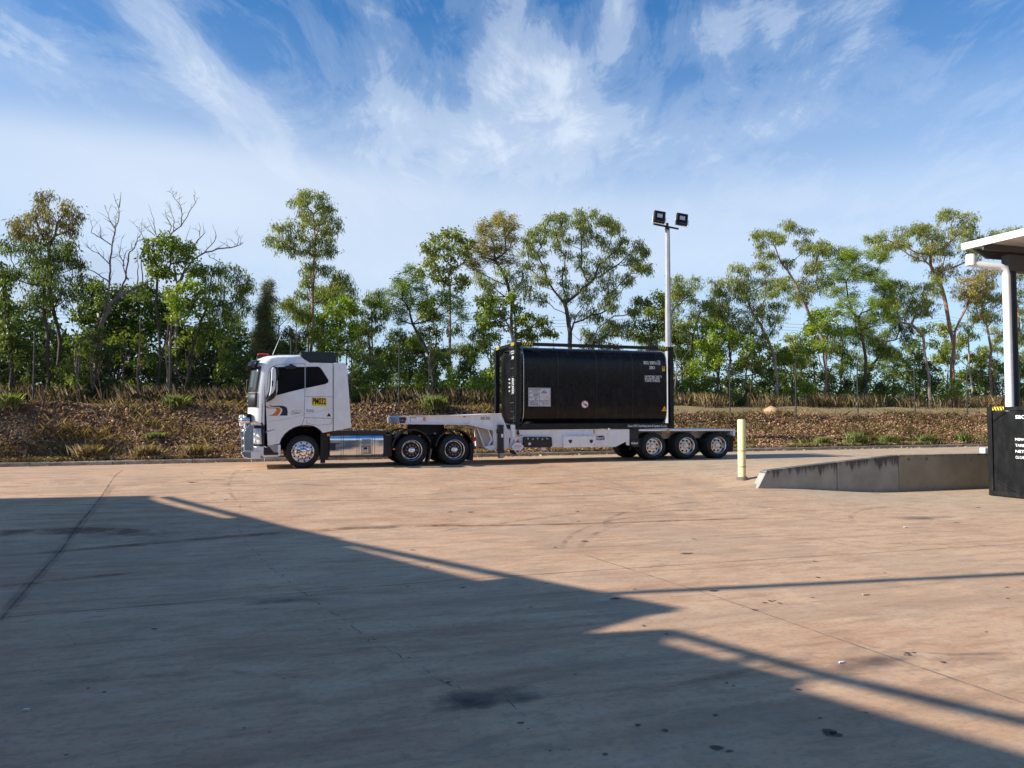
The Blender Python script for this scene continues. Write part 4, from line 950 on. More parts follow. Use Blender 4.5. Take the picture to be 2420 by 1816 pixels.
for (x,y) in ((1015,370),(1425,365)):
    q=C5(x,y); MB().tube([(q[0],NY+.2,q[1]+.1),(q[0]-.02,NY+.2,q[1]-.02),(q[0]+.03,NY+.2,q[1]-.06)],.02,6).build('rope_hook',STEEL,tl)
# ------------------------------------------------------------------ tank containers
def tank_container(org,label,H=2.905,Lx=5.93,Wd=2.44,stripes=True):
    """built with its near bottom corner at org; long side runs along +x, width along +y"""
    ox,oy,oz=org
    c=empty('tank_container',org,label,'tank container')
    pw=.15
    for x in (0,Lx-pw):
        for y in (0,Wd-pw):
            MB().box(ox+x,ox+x+pw,oy+y,oy+y+pw,oz+.12,oz+H-.12).build('corner_post',FRAMEB,c,bevel=.01)
    for x in (0,Lx-.178):
        for y in (0,Wd-.162):
            for z in (0,H-.118):
                q=MB().box(ox+x-.004,ox+x+.182,oy+y-.004,oy+y+.166,oz+z,oz+z+.118).build('corner_casting',FRAMEB,c,bevel=.015)
                q2=MB().lathe([(0,-.002),(.034,-.002),(.036,.0)],(ox+x+.09,oy+y-.005,oz+z+.06),12); q2.build('casting_hole',BLK,q)
    for y in (0,Wd-.10):
        MB().box(ox+.18,ox+Lx-.18,oy+y,oy+y+.10,oz+H-.115,oz+H-.005).build('top_rail',FRAMEB,c,bevel=.012)
        MB().box(ox+.18,ox+Lx-.18,oy+y,oy+y+.10,oz+.012,oz+.19).build('bottom_rail',FRAMEB,c,bevel=.012)
    for x in (0,Lx-.10):
        MB().box(ox+x,ox+x+.10,oy+.16,oy+Wd-.16,oz+H-.115,oz+H-.005).build('end_rail',FRAMEB,c,bevel=.01)
        MB().box(ox+x,ox+x+.10,oy+.16,oy+Wd-.16,oz+.012,oz+.15).build('end_rail',FRAMEB,c,bevel=.01)
    a_,b_,e=Wd/2-.022,(H-.27)/2,.33
    cy_,cz2=oy+Wd/2,oz+.15+b_
    n=72; sec=[]
    for k in range(n):
        t=2*math.pi*(k+.5)/n; sec.append((a_*math.copysign(abs(math.cos(t))**e,math.cos(t)),b_*math.copysign(abs(math.sin(t))**e,math.sin(t))))
    st=[(.20,.80),(.23,.93),(.27,.985),(.30,1),(Lx-.30,1),(Lx-.27,.985),(Lx-.23,.93),(Lx-.20,.80)]
    m=MB()
    for x,k in st: m.v+=[(ox+x,cy_+u*k,cz2+v*k) for u,v in sec]
    for j in range(len(st)-1):
        for k in range(n): m.f.append((j*n+k,j*n+(k+1)%n,(j+1)*n+(k+1)%n,(j+1)*n+k))
    m.f.append(tuple(range(n-1,-1,-1))); m.f.append(tuple(range((len(st)-1)*n,len(st)*n)))
    sh=m.build('tank_shell',BLKGL,c,smooth=28)
    def band(x,wd,k,mt,nm):
        q=MB(); q.v=[(ox+x+dx_,cy_+u*kk,cz2+v*kk) for dx_,kk in ((0,1.0),(0,k),(wd,k),(wd,1.0)) for u,v in sec]
        for j in range(3):
            for i in range(n): q.f.append((j*n+i,j*n+(i+1)%n,(j+1)*n+(i+1)%n,(j+1)*n+i))
        return q.build(nm,mt,sh,smooth=30)
    for x in (1.50,2.92,4.30): band(x,.03,1.006,SEAMT,'cladding_seam')
    band(.262,.026,1.006,LIDC,'edge_strip'); band(Lx-.288,.026,1.006,LIDC,'edge_strip')
    def wrap(z):
        v=min(.999,abs((z-cz2)/b_)); tt=math.asin(v**(1/e)); return cy_-a_*abs(math.cos(tt))**e-.006
    if stripes:
        for x0,yy,ax in ((.22,0,'y'),(Lx-.60,0,'y'),(.0,.20,'x'),(.0,Wd-.55,'x')):
            q=MB(); q2=MB(); z0,z1=oz+H-.105,oz+H-.008
            if ax=='y':
                q.box(ox+x0,ox+x0+.36,oy-.004,oy+.001,z0,z1+.004)
                for k in range(4): q2.prism([(ox+x0+.09*k,z0),(ox+x0+.09*k+.045,z0),(ox+x0+.09*k+.09,z1),(ox+x0+.09*k+.045,z1)],oy-.007,oy-.003)
            else:
                q.box(ox-.004,ox+.001,oy+yy,oy+yy+.36,z0,z1+.004)
                for k in range(4): q2.add([(ox-.007,oy+yy+.09*k,z0),(ox-.007,oy+yy+.09*k+.045,z0),(ox-.007,oy+yy+.09*k+.09,z1),(ox-.007,oy+yy+.09*k+.045,z1)],[(0,1,2,3)])
            w1=q.build('hazard_strip',YEL,c); q2.build('hazard_stripe',BLK,w1)
    return c,sh,wrap,(a_,b_,cy_,cz2)
CZ0=1.892
c1_,shell,wrap,_=tank_container((8.67,NY,CZ0),'black framed tank container loaded on the white trailer')
def t3(x,y,d=4.28): return C3(x,y,d)
def onwrap(name,pts,m,par,off=0,cc=None):
    """a flat decal following the shell: polygon filled as a thin strip mesh"""
    P=[(cc or t3)(*p) for p in pts]
    mb=MB(); mb.v=[(x,wrap(z)-off,z) for x,z in P]; mb.f=[tuple(range(len(P)))]; return mb.build(name,m,par)
a=t3(1765,322);b=t3(1905,290); text('SBCU 250016',a[0],b[0]-.0,a[1],b[1],0,WHT,c1_,bold=.02,wrap=wrap)
a=t3(1918,322);b=t3(1937,290); text('0',a[0]+.02,b[0],a[1],b[1],0,WHT,c1_,bold=.02,wrap=wrap)
q=MB()
for x0,x1,z0,z1 in ((a[0]-.005,b[0]+.02,b[1]+.015,b[1]+.025),(a[0]-.005,b[0]+.02,a[1]-.025,a[1]-.015),(a[0]-.012,a[0]-.002,a[1]-.02,b[1]+.02),(b[0]+.012,b[0]+.022,a[1]-.02,b[1]+.02)):
    q.add([(x0,wrap(z0)-.001,z0),(x1,wrap(z0)-.001,z0),(x1,wrap(z1)-.001,z1),(x0,wrap(z1)-.001,z1)],[(0,1,2,3)])
q.build('digit_box',WHT,c1_)
a=t3(1826,374);b=t3(1884,342); text('25K1',a[0],b[0],a[1],b[1],0,WHT,c1_,bold=.02,wrap=wrap)
for s_,yt,x1 in (('UN PORTABLE TANK T3',452,1957),('IMO ADR RID CFR49',476,1935),('TC IMPACT APPROVED',500,1940)):
    a=t3(1778,yt+10);b=t3(x1,yt-8); text(s_,a[0],b[0],a[1],b[1],0,WHT,c1_,bold=.02,wrap=wrap)
a=t3(1597,1000,4.305);b=t3(2010,965,4.305); text('DaLian CRRC Daqi Rolling Stock & Container Co.,Ltd.',a[0],b[0],a[1],b[1],NY-.004,WHT,c1_,bold=.012)
o=onwrap('yellow_sticker',[(1962,346),(1992,346),(1992,395),(1962,395)],YELD,c1_)
onwrap('sticker_mark',[(1967,352),(1987,352),(1987,366),(1967,366)],BLK,c1_,.002); onwrap('sticker_mark',[(1967,374),(1987,374),(1987,378),(1967,378)],BLK,c1_,.002)
onwrap('warning_triangle',[(1958,822),(2015,822),(1988,765)],YELD,c1_); onwrap('triangle_mark',[(1976,806),(2000,806),(1998,812),(1978,812)],BLK,c1_,.002); onwrap('triangle_mark',[(1982,797),(1994,797),(1993,802),(1983,802)],BLK,c1_,.002)
# emergency information panel
pz0=t3(535,772);pz1=t3(772,575)
def u3(x,y): 
    return (pz0[0]+(pz1[0]-pz0[0])*(x-535)/237., pz1[1]+(pz0[1]-pz1[1])*(y-575)/197.)
py_=wrap(pz1[1]); py_=min(wrap(pz0[1]),wrap(pz1[1]),wrap((pz0[1]+pz1[1])/2))-.006
pn=MB().box(pz0[0],pz1[0],py_,py_+.008,pz0[1],pz1[1]).build('information_panel',mat('panel_pale_grey',(.62,.62,.64),.4),c1_)
def lineb(x0,y0,x1,y1,w_=2.2,m=BLK):
    a=u3(x0,y0);b=u3(x1,y1); t_=.004*w_/2
    MB().box(min(a[0],b[0])-t_*(x0==x1),max(a[0],b[0])+t_*(x0==x1),py_-.002,py_-.0005,min(a[1],b[1])-t_*(y0==y1),max(a[1],b[1])+t_*(y0==y1)).build('panel_rule',m,pn)
for l_ in ((541,580,766,580),(541,768,766,768),(541,580,541,768),(766,580,766,768),(541,628,652,628),(541,672,652,672),(541,710,766,710),(652,628,652,768)): lineb(*l_)
def tx(s_,x0,y0,x1,y1,bold=.01,m=BLK):
    a=u3(x0,y1);b=u3(x1,y0); text(s_,a[0],b[0],a[1],b[1],py_-.003,m,c1_,bold=bold)
tx('3257',588,636,646,664,.02);tx('2Y',602,678,632,704,.02);tx('ELEVATED TEMPERATURE',546,590,668,602);tx('LIQUID, N.O.S.',575,606,645,620)
tx('UN No.',546,634,568,642);tx('HAZCHEM',546,676,578,684);tx('IN EMERGENCY DIAL',550,716,640,724);tx('000 POLICE or',552,728,640,740,.02);tx('FIRE BRIGADE',552,745,640,758,.02);tx('SPECIALIST ADVICE',658,716,740,724);tx('TOLL FREE',672,730,756,742,.015);tx('CONTACT 24 HR',676,748,740,757)
tx('9',697,650,706,660,.01)
cx9,cy9=702,630
for k in range(7):
    x_=cx9-30+k*10; t_=abs(x_-cx9); 
    a=u3(x_-2.5,cy9-36+t_*1.05); b=u3(x_+2.5,cy9+4); MB().box(a[0],b[0],py_-.003,py_-.0005,b[1],a[1]).build('diamond_stripe',BLK,pn)
def tri(pts,m,off=.003,name='red_triangle'): MB().prism([u3(*p) for p in pts],py_-off,py_-.0005).build(name,m,pn)
tri([(708,704),(754,704),(731,660)],REDP); tri([(714,700),(748,700),(731,668)],WHT,.004,'triangle_field'); tri([(729,678),(733,678),(732,697),(730,697)],BLK,.005,'bang_mark')
# no-step roundel
rc=t3(1138,750); yy=wrap(rc[1])-.003; rr=t3(1176,750)[0]-rc[0]; 
rd=MB().lathe([(0,-.004),(rr*.9,-.004),(rr,-.003),(rr,.004)],(rc[0],yy,rc[1]),32).build('no_step_sign',WHT,c1_)
MB().lathe([(rr*.88,-.006),(rr,-.006),(rr,-.002)],(rc[0],yy,rc[1]),32).build('red_ring',REDP,rd)
MB().prism([(rc[0]+u*rr,rc[1]+v*rr) for u,v in ((-.45,.5),(-.05,.0),(.1,.15),(.35,.1),(.55,-.1),(.5,-.4),(.2,-.35),(-.05,-.15),(-.15,-.1),(-.55,.42))],yy-.007,yy-.003).build('boot_mark',BLK,rd)
MB().prism([(rc[0]+u*rr,rc[1]+v*rr) for u,v in ((-.72,.64),(-.64,.72),(.72,-.64),(.64,-.72))],yy-.010,yy-.0065).build('red_bar',REDP,rd)
# front end: ladder, lettering
fx=8.67
def endy(x): return -1.86-(2.44)*(x-125)/(388-125.)
def ez(y,x=260): return C3(x,y,-endy(x))[1]
ld=MB()
for yy in (endy(343),endy(383)): ld.tube([(fx-.05,yy,CZ0+.15),(fx-.05,yy,CZ0+2.8)],.016,6)
lad=ld.build('ladder',FRAMEB,c1_)
for y in (200,270,365,458,550,640,733,825,900): MB().tube([(fx-.05,endy(343),ez(y,365)),(fx-.05,endy(383),ez(y,365))],.013,6).build('rung',LIDC if y>9000 else mat('rung_metal',(.10,.10,.10),.4,metal=.5) if 'rung_metal' not in MATS else MATS['rung_metal'],lad)
def et(s_,x0,y0,x1,y1,bold=.02):
    text(s_,-endy(x0),-endy(x1),ez(y1,x0),ez(y0,x0),fx+.195,WHT,c1_,axis='x',bold=bold)
et('SBCU 250016 0',255,180,338,218,.03); et('25K1',275,236,306,266,.03)
for i,yt in enumerate((475,516,557,598)): 
    et(('MGW','TARE','NET','CU.CAP')[i],240,yt,265,yt+18)
for i in range(8): et('30480 KG' if i%2==0 else '67200 LB',277,472+i*21,313,472+i*21+15)
MB().box(fx+.03,fx+.06,endy(380),endy(350),CZ0+.15,CZ0+.45).build('end_brace',LIDC,c1_)
# second container, end-on to the right
p0=SZ(2337,1170,11.4)[0]
o2=(p0,-11.4-2.44,.012)
c2_,sh2,wr2,g2=tank_container(o2,'black tank container standing on the ground before the shed column',H=2.585,Lx=6.05)
ox,oy,oz=o2
def e2(u,v): return (ox+.03, oy+2.44*(1-u), oz+2.585*v)      # u: 0 far corner .. 1 near corner, v: height
bp=MB(); P=[(.07,.05),(.93,.05),(.93,.95),(.07,.95)]
bp.add([e2(*p) for p in P]+[(ox+.06,)+e2(*p)[1:] for p in P],[(0,1,2,3),(7,6,5,4),(0,4,5,1),(1,5,6,2),(2,6,7,3),(3,7,4,0)]); bp.build('end_plate',mat('end_plate_black',(.008,.0085,.009),.42,var=.25,spec=.2,dirt=((.06,.06,.06),.3)),c2_)
for (u0,v0,u1,v1) in ((.08,.18,.42,.045),(.08,.84,.24,.94),(.92,.18,.58,.045),(.92,.84,.76,.94)):
    a=Vector(e2(u0,v0));b=Vector(e2(u1,v1)); a.x=b.x=ox+.015; MB().tube([a,b],.035 if v0<.5 else .022,4).build('diagonal_brace',FRAMEB,c2_)
def t2(s_,u0,v0,u1,v1,bold=.02): text(s_,-(oy+2.44*(1-u0)),-(oy+2.44*(1-u1)),oz+2.585*v0,oz+2.585*v1,ox+.022,WHT,c2_,axis='x',bold=bold)
t2('SBCU 250023 1',.36,.865,.80,.905,.03); t2('25K1',.52,.80,.64,.84,.03)
for i,s_ in enumerate(('MGW','TARE','NET','CU.CAP')): t2(s_,.35,.625-i*.065,.46,.655-i*.065); t2(('36000 KG','4050 KG','31950 KG','24000 L')[i],.52,.625-i*.065,.72,.655-i*.065)
# ------------------------------------------------------------------ shed on the right
sh=empty('open_shed',(24,-9.0,.85),'open sided shed with white roof edge, dark column and white downpipe at the right edge','shed')
rc_=SZ(2272,584,8.6); rx=rc_[0]; rz=rc_[1]
fh=SZ(2272,576,8.6)[1]-SZ(2272,592,8.6)[1]
MB().box(rx,rx+.05,-22,-8.6,rz-fh/2,rz+fh/2).build('fascia',WFASC,sh,bevel=.01)
for k in range(3): MB().box(rx-.02,rx+.001,-22,-8.59,rz-fh/2+.05+k*fh/3.3,rz-fh/2+.075+k*fh/3.3).build('fascia_rib',WFASC,sh)
MB().box(rx+.05,rx+14,-22,-8.62,rz+fh/2-.06,rz+fh/2-.01).build('roof_sheet',WFASC,sh)
MB().box(rx+.05,rx+14,-8.6,-8.56,rz-fh/2+.05,rz+fh/2+.01).build('end_flashing',WFASC,sh)
MB().prism([(rx+.3,rz-fh/2+.03),(rx+.9,rz-.38),(rx+14,rz-.38),(rx+14,rz-fh/2+.03)],-8.85,-8.75).build('end_beam',ROOFU,sh)
for k in range(8): MB().box(rx+.06,rx+14,-9.4-k*1.5,-9.33-k*1.5,rz-.25,rz-.03).build('purlin',ROOFU,sh)
pc=SZ(2391,800,9.3)
cxs=pc[0]
MB().prism([(cxs-.2,rz-.35),(rx+14,rz-.35),(rx+14,rz-1.0),(cxs-.2,rz-.9)],-9.45,-9.15).build('portal_beam',ROOFU,sh,bevel=.01)
q=MB(); q.box(cxs-.13,cxs-.11,-9.43,-9.17,.8,rz-.4); q.box(cxs+.11,cxs+.13,-9.43,-9.17,.8,rz-.4); q.box(cxs-.11,cxs+.11,-9.31,-9.29,.8,rz-.4); q.build('column',COLUMN,sh)
dp0=SZ(2305,612,9.0); dpx=SZ(2376,700,9.3)[0]
hd=SZ(2294,618,8.9); h0=SZ(2294,602,8.9)[1];h1=SZ(2294,628,8.9)[1]
MB().lathe([(.16,0),(.16,h0-h1-.05),(.13,h0-h1)],(hd[0],-8.9,h1),16,'z').build('rain_head',WFASC,sh,smooth=40)
el1=SZ(2373,638,9.3)
MB().tube([(hd[0],-8.9,h1+.1),(hd[0]+.1,-8.95,h1+.05),(dpx-.25,-9.3,el1[1]+.10),(dpx-.06,-9.35,el1[1]+.02),(dpx,-9.35,el1[1]-.2),(dpx,-9.35,.85)],[.13,.12,.12,.125,.125,.125],16).build('downpipe',WFASC,sh,smooth=50)
# ------------------------------------------------------------------ unseen roof left of the camera, shaped to cast the long shadows on the yard
SG=empty('shadow_canopy',(-6,-24,0),'big unseen canopy roof left of the yard, shaped to cast the shadow edges on the ground','canopy')
HC=6.6
def up(px,py,H=HC):
    s,d=G(px,py); z=ground(s,d); t=(H-z)/math.tan(SUN_EL)
    return (s-t*math.cos(SUN_AZ), -d-t*math.sin(SUN_AZ))
def along(p,q,k): return (p[0]+(q[0]-p[0])*k,p[1]+(q[1]-p[1])*k)
far_l=up(-30,1172); P2=up(352,1172)
E=[up(*q) for q in ((350,1180),(372,1189),(525,1227),(574,1222),(795,1272),(810,1293),(1127,1375),(1210,1364),(1330,1395),(1593,1447),(1516,1457),(1374,1498),(1571,1488),(1560,1524),(1728,1570),(1740,1545),(1752,1575),(1880,1608),(1905,1600),(1872,1632),(2150,1712),(2420,1791))]  # roof outline carried back along the sun from the shadow edges
last=E[-1]; dirn=(last[0]-E[-2][0],last[1]-E[-2][1]); ln=math.hypot(*dirn); dirn=(dirn[0]/ln,dirn[1]/ln)
ext=(last[0]+dirn[0]*10,last[1]+dirn[1]*10)
lx=far_l[0]-(P2[0]-far_l[0])*1.5; ly=far_l[1]-(P2[1]-far_l[1])*1.5
poly=[P2]+E+[ext,(ext[0]-10,ext[1]-14),(lx-14,ext[1]-14),(lx-14,ly)]
MB().hprism(poly,HC,HC+.05).build('roof_sheet',WFASC,SG)
def beam(a,b,wd,z0=HC-.0,z1=HC+.05,name='gutter_beam',m=WFASC):
    dx_,dy_=b[0]-a[0],b[1]-a[1]; l=math.hypot(dx_,dy_); nx,ny=-dy_/l*wd/2,dx_/l*wd/2
    return MB().hprism([(a[0]+nx,a[1]+ny),(b[0]+nx,b[1]+ny),(b[0]-nx,b[1]-ny),(a[0]-nx,a[1]-ny)],z0,z1).build(name,m,SG)
beam(up(385,1175),up(1585,1443),.24); beam(up(1571,1494),up(1940,1598),.20); beam(up(1935,1597),up(2440,1716),.20)
# unseen horizontal pipe and post, added to cast the thin shadow line
beam(up(1330,1409,9.2),up(2560,1350,9.2),.20,9.2,9.32,'shadow_pipe',GALV)
q_=up(1330,1409,9.2); MB().box(q_[0]-.1,q_[0]+.1,q_[1]-.1,q_[1]+.1,0,9.2).build('shadow_pipe_post',COLUMN,SG)
for x,y in ((lx-3,ly-3),(lx-3,ext[1]-10),(ext[0]-11,ext[1]-12),(E[1][0]-7,E[1][1]-3)):
    MB().box(x-.12,x+.12,y-.12,y+.12,0,HC).build('column',COLUMN,SG)
DB=empty('sky_block_building',(0,-34,0),'long pale building added out of view behind the camera to block sky light','building')  # added out of view: cuts sky light so the foreground shade goes darker
dw=mat('sky_block_wall_sheet',(.62,.59,.54),.6,var=.1)
for k in range(24): MB().box(-36+k*3,-33.03+k*3,-34.2,-34,0,6.6).build('wall_panel',dw,DB)
for k in range(6): MB().box(-30+k*11,-25.5+k*11,-33.99,-33.95,0,4.6).build('roller_door',mat('door_grey',(.22,.22,.22),.5) if k==0 else MATS['door_grey'],DB)
MB().box(-36,36,-44,-33.2,6.6,6.8).build('roof',WFASC,DB)
# ------------------------------------------------------------------ perimeter fence
fn=empty('security_fence',(0,4,2.6),'tall dark security fence with barbed wire along the top of the red bank','fence')
FP=[(-22.2,-4),(-17.9,None)]
fpx=[(-190,None),(78,790,955),(400,799,960),(686,None,None),(943,845,958),(1180,None,None),(1400,None,None),(1565,None,None),(1725,853,978),(1881,860,978),(2027,868,978),(2162,872,978),(2286,878,978),(2400,None,None),(2520,None,None),(2640,None,None)]
WIRE=mat('fence_wire',(.05,.055,.05),.6,metal=.3); FPOST=mat('dark_fence_post',(.022,.024,.022),.6)
posts=[]
for q in fpx:
    s=SZ(q[0],950,-4)[0]; gz=ground(s,-4)
    posts.append((s,gz)); MB().tube([(s,4,gz-.3),(s,4,gz+2.72)],.032,8).build('fence_post',FPOST,fn)
    MB().tube([(s,4,gz+2.3),(s,4.0,gz+2.75),(s,3.8,gz+3.0)],.02,6).build('post_arm',FPOST,fn)
for h,yo in ((.08,4.03),(1.1,4.03),(2.25,4.03),(2.5,4.03),(2.72,3.98),(2.98,3.81)):
    q=MB()
    for (a,b) in zip(posts[:-1],posts[1:]):
        mid=((a[0]+b[0])/2,(a[1]+b[1])/2-.02); q.tube([(a[0],yo,a[1]+h),(mid[0],yo,mid[1]+h),(b[0],yo,b[1]+h)],.004,3,False)
    q.build('barbed_wire' if h>2.4 else 'line_wire',WIRE,fn)
# chain link: crossing thin wires
V=[];Q=[]
x=posts[0][0]
while x<posts[-1][0]:
    for sg in (1,-1):
        g0_=ground(x,-4)+.05; n=len(V); t_=.0016; x2=x+sg*2.2
        V+=[(x-t_,4.025,g0_),(x+t_,4.025,g0_),(x2+t_,4.025,g0_+2.2),(x2-t_,4.025,g0_+2.2)]; Q.append((n,n+1,n+2,n+3))
    x+=.085
stuff(fastmesh('chain_link_mesh',V,np.array(Q),WIRE,fn))
# ------------------------------------------------------------------ vegetation
def leaf_arrays(C,length,width,droop,jit,seed):
    """one bent leaf (2 quads sharing a midrib edge is too dear: a folded rhombus) for each centre"""
    r=np.random.default_rng(seed); n=len(C)
    a=r.uniform(0,2*np.pi,n); th_=np.clip(r.normal(droop,.45,n),-1.4,1.5)       # angle below horizontal
    D=np.stack([np.cos(a)*np.cos(th_),np.sin(a)*np.cos(th_),-np.sin(th_)],1)
    Rn=r.normal(size=(n,3)); S=np.cross(D,Rn); S/=np.linalg.norm(S,axis=1,keepdims=True)+1e-9
    Ln=(length*r.uniform(.65,1.35,n))[:,None]; W_=(width*r.uniform(.7,1.3,n))[:,None]
    p0=C; p2=C+D*Ln; m=C+D*Ln*.45+np.array([0,0,1.])*Ln*.08
    V=np.stack([p0,m+S*W_/2,p2,m-S*W_/2],1).reshape(-1,3)
    Q=np.arange(4*n).reshape(n,4); return V,Q
LT={'long':(.22,.042,1.05),'broad':(.18,.085,.75),'fine':(.13,.035,.2),'needle':(.17,.020,.1)}
ORDER=[0]
def foliage_tree(name,label,cat,d,scale_fn,trunk,blobs,leaf,ltype,barkc,r0=.11,dens=1.0,lsc=1.0,depth=1.0,group=None,seed=0,base=None):
    rr=random.Random(seed*7+3); rg=np.random.default_rng(seed*13+5)
    T=[scale_fn(x,y,d) for x,y in trunk]
    bx_,bz_=T[0]; gz=ground(bx_,d)
    th=empty(name,(bx_,-d,gz),label,cat,group)
    nodes=[(bx_,-d,gz-.2)]; par=[-1]
    for i,(x,z) in enumerate(T):
        if z<gz+.3 and i<len(T)-1: continue
        nodes.append((x+rr.uniform(-.03,.03),-d+rr.uniform(-.15,.15),z)); par.append(len(nodes)-2)
    tn=len(nodes)
    B=[]
    for b in blobs:
        cx_,cz_=scale_fn(b[0],b[1],d); ex=scale_fn(b[0]+b[2],b[1],d)[0]-cx_; ez_=cz_-scale_fn(b[0],b[1]+b[3],d)[1]
        B.append((cx_,-d+rr.uniform(-1,1)*min(1.6,ex*1.6)*depth,cz_,ex,ex*.95,ez_,b[4] if len(b)>4 else 1))
    # connect crown masses to the nearest part of the growing skeleton, from below
    todo=list(range(len(B))); ends={}; plen=[0]*len(nodes)
    for i_ in range(tn): plen[i_]=max(0,i_-1)*.12
    while todo:
        best=None
        for i in todo:
            bx,by,bz=B[i][:3]; bz-=B[i][5]*.25
            for j,nd in enumerate(nodes):
                if j==0: continue
                dz=bz-nd[2]; h_=math.hypot(bx-nd[0],by-nd[1]); c_=math.hypot(h_,dz)+(max(0,-dz+.25*h_))*2.2+.30*plen[j]
                if best is None or c_<best[0]: best=(c_,i,j)
        _,i,j=best; bx,by,bz=B[i][:3]; bz-=B[i][5]*.25
        a=nodes[j]; dist=math.dist(a,(bx,by,bz)); k=max(1,min(5,int(dist/.45))); prev=j
        for q in range(1,k+1):
            t=q/k; up_=.10*dist*math.sin(math.pi*t)
            jx=(rr.uniform(-1,1)*.09*dist/k**.5) if q<k else 0
            plen.append(plen[prev]+dist/k); nodes.append((a[0]+(bx-a[0])*t+jx,a[1]+(by-a[1])*t+jx*.6,a[2]+(bz-a[2])*t-up_*.6+jx*.5)); par.append(prev); prev=len(nodes)-1
        ends[i]=prev; todo.remove(i)
    tw=MB(); cents=[];tips=[]
    cnt=[0]*len(nodes)
    for i,b in enumerate(B):
        vol=b[3]*b[5]; nt_=max(6,int(vol*26*dens*b[6]+6)); b=(b[0],b[1],b[2],b[3]*1.08,b[4]*1.08,b[5]*1.02,b[6])
        e=nodes[ends[i]]
        subs=[]
        for q in range(max(2,nt_//4)):
            u=rg.normal(size=3); u/=np.linalg.norm(u); k=rg.uniform(.35,.85)
            pt=(b[0]+u[0]*b[3]*k,b[1]+u[1]*b[4]*k,b[2]+abs(u[2])*b[5]*k*.9-.1*b[5]); subs.append(pt)
            nodes.append(((e[0]+pt[0])/2+rr.uniform(-.05,.05),(e[1]+pt[1])/2,(e[2]+pt[2])/2-.03)); par.append(ends[i]); 
            nodes.append(pt); par.append(len(nodes)-2)
        for q in range(nt_):
            u=rg.normal(size=3); u/=np.linalg.norm(u); k=rg.uniform(.25,1.0)**.55
            c_=(b[0]+u[0]*b[3]*k,b[1]+u[1]*b[4]*k,b[2]+u[2]*b[5]*k)
            cents.append(c_); s_=min(subs,key=lambda p:math.dist(p,c_))
            if q%2==0: tw.tube([s_,((s_[0]+c_[0])/2,(s_[1]+c_[1])/2,(s_[2]+c_[2])/2+.04),c_],[.010,.008,.004],3,False)
    n=len(nodes); w_=[0]*n; ch=[0]*n
    for i in range(1,n): ch[par[i]]+=1
    for i in range(n-1,0,-1):
        if ch[i]==0: w_[i]+=1
    # accumulate from the tips (children always come after parents)
    for i in range(n-1,0,-1): w_[par[i]]+=w_[i]
    tot=max(1,w_[0]); rad=[max(.008,r0*.62*(max(1,x)/tot)**.50) for x in w_]; 
    tw2=MB(); tw2.v=tw.v; tw2.f=tw.f
    for i in range(1,n):
        a,b=Vector(nodes[par[i]]),Vector(nodes[i])
        if (b-a).length<1e-4: continue
        ra=min(rad[par[i]],rad[i]*1.45) if i>=tn else rad[par[i]]
        if par[i]==0: ra=r0*.85
        m_=(a+b)/2+Vector((rr.uniform(-1,1),rr.uniform(-1,1),0))*(b-a).length*.06
        tw2.tube([a,m_,b],[ra,(ra+rad[i])/2,rad[i]],6 if rad[i]>.03 else 4,False)
    V=np.array(tw2.v); Q4=[f for f in tw2.f if len(f)==4]
    fastmesh('trunk',V,np.array(Q4),BK[barkc],th,smooth=True)
    ln,wd,dr=LT[ltype]; per=34 if ltype=='long' else (23 if ltype=='broad' else 60)
    C=np.repeat(np.array(cents),per,axis=0); tuft=np.repeat(rg.uniform(0,1,len(cents)),per)
    sp_=.135*lsc if ltype!='needle' else .13
    C=C+rg.normal(size=C.shape)*np.array([sp_,sp_,sp_*.8])
    V,Q=leaf_arrays(C,ln*lsc,wd*lsc,dr,0,seed+11)
    tint=np.clip(.55*tuft+.45*rg.uniform(0,1,len(C)),0,1)
    fastmesh('crown',V,Q,LV[leaf],th,np.repeat(tint,4))
    return th
def Z1(x,y,d): return SZ(x/2.964,440+y/2.964,d)
def Z2(x,y,d): return SZ(560+x/3.608,440+y/3.608,d)
def Z3(x,y,d): return SZ(1100+x/4.15,480+y/4.15,d)
def Z4(x,y,d): return SZ(1560+x/2.572,480+y/2.572,d)
ft=foliage_tree
ft('gum_tree','tall brownish gum tree at the far left, ragged crown above its neighbours','tree',-13,Z1,[(420,1450),(415,1200),(400,1000),(360,800),(350,600),(340,420)],
 [(250,130,70,50),(350,100,70,45),(460,140,70,55),(530,200,50,60),(150,260,80,55),(260,230,90,60),(390,230,90,70),(500,300,60,50),(100,300,60,50),(200,350,90,60),(320,350,90,60)],'rust','long','dark',.14,1.1,seed=1)
ft('gum_tree','dense green gum under the tall brownish crown at the far left','tree',-12.2,Z1,[(330,1450),(330,1200),(300,900),(310,700)],
 [(110,440,80,60),(220,440,90,60),(400,420,100,60),(490,450,70,60),(530,560,60,60),(430,530,110,70),(300,520,110,70),(180,520,90,60),(120,640,90,70),(240,640,100,80),(380,650,110,80),(520,670,90,80),(300,780,120,80),(440,790,110,80),(180,800,100,80)],'dark','long','dark',.15,1.35,seed=2)
ft('gum_tree','bushy dark tree cut by the left edge of the picture','tree',-11.5,Z1,[(60,1450),(60,1100),(30,800)],
 [(-30,560,60,50),(20,600,60,60),(50,700,60,50),(-20,780,80,70),(40,850,80,70),(-10,960,90,80),(80,1000,80,70),(30,1100,90,70)],'dark','broad','dark',.12,1.3,seed=3)
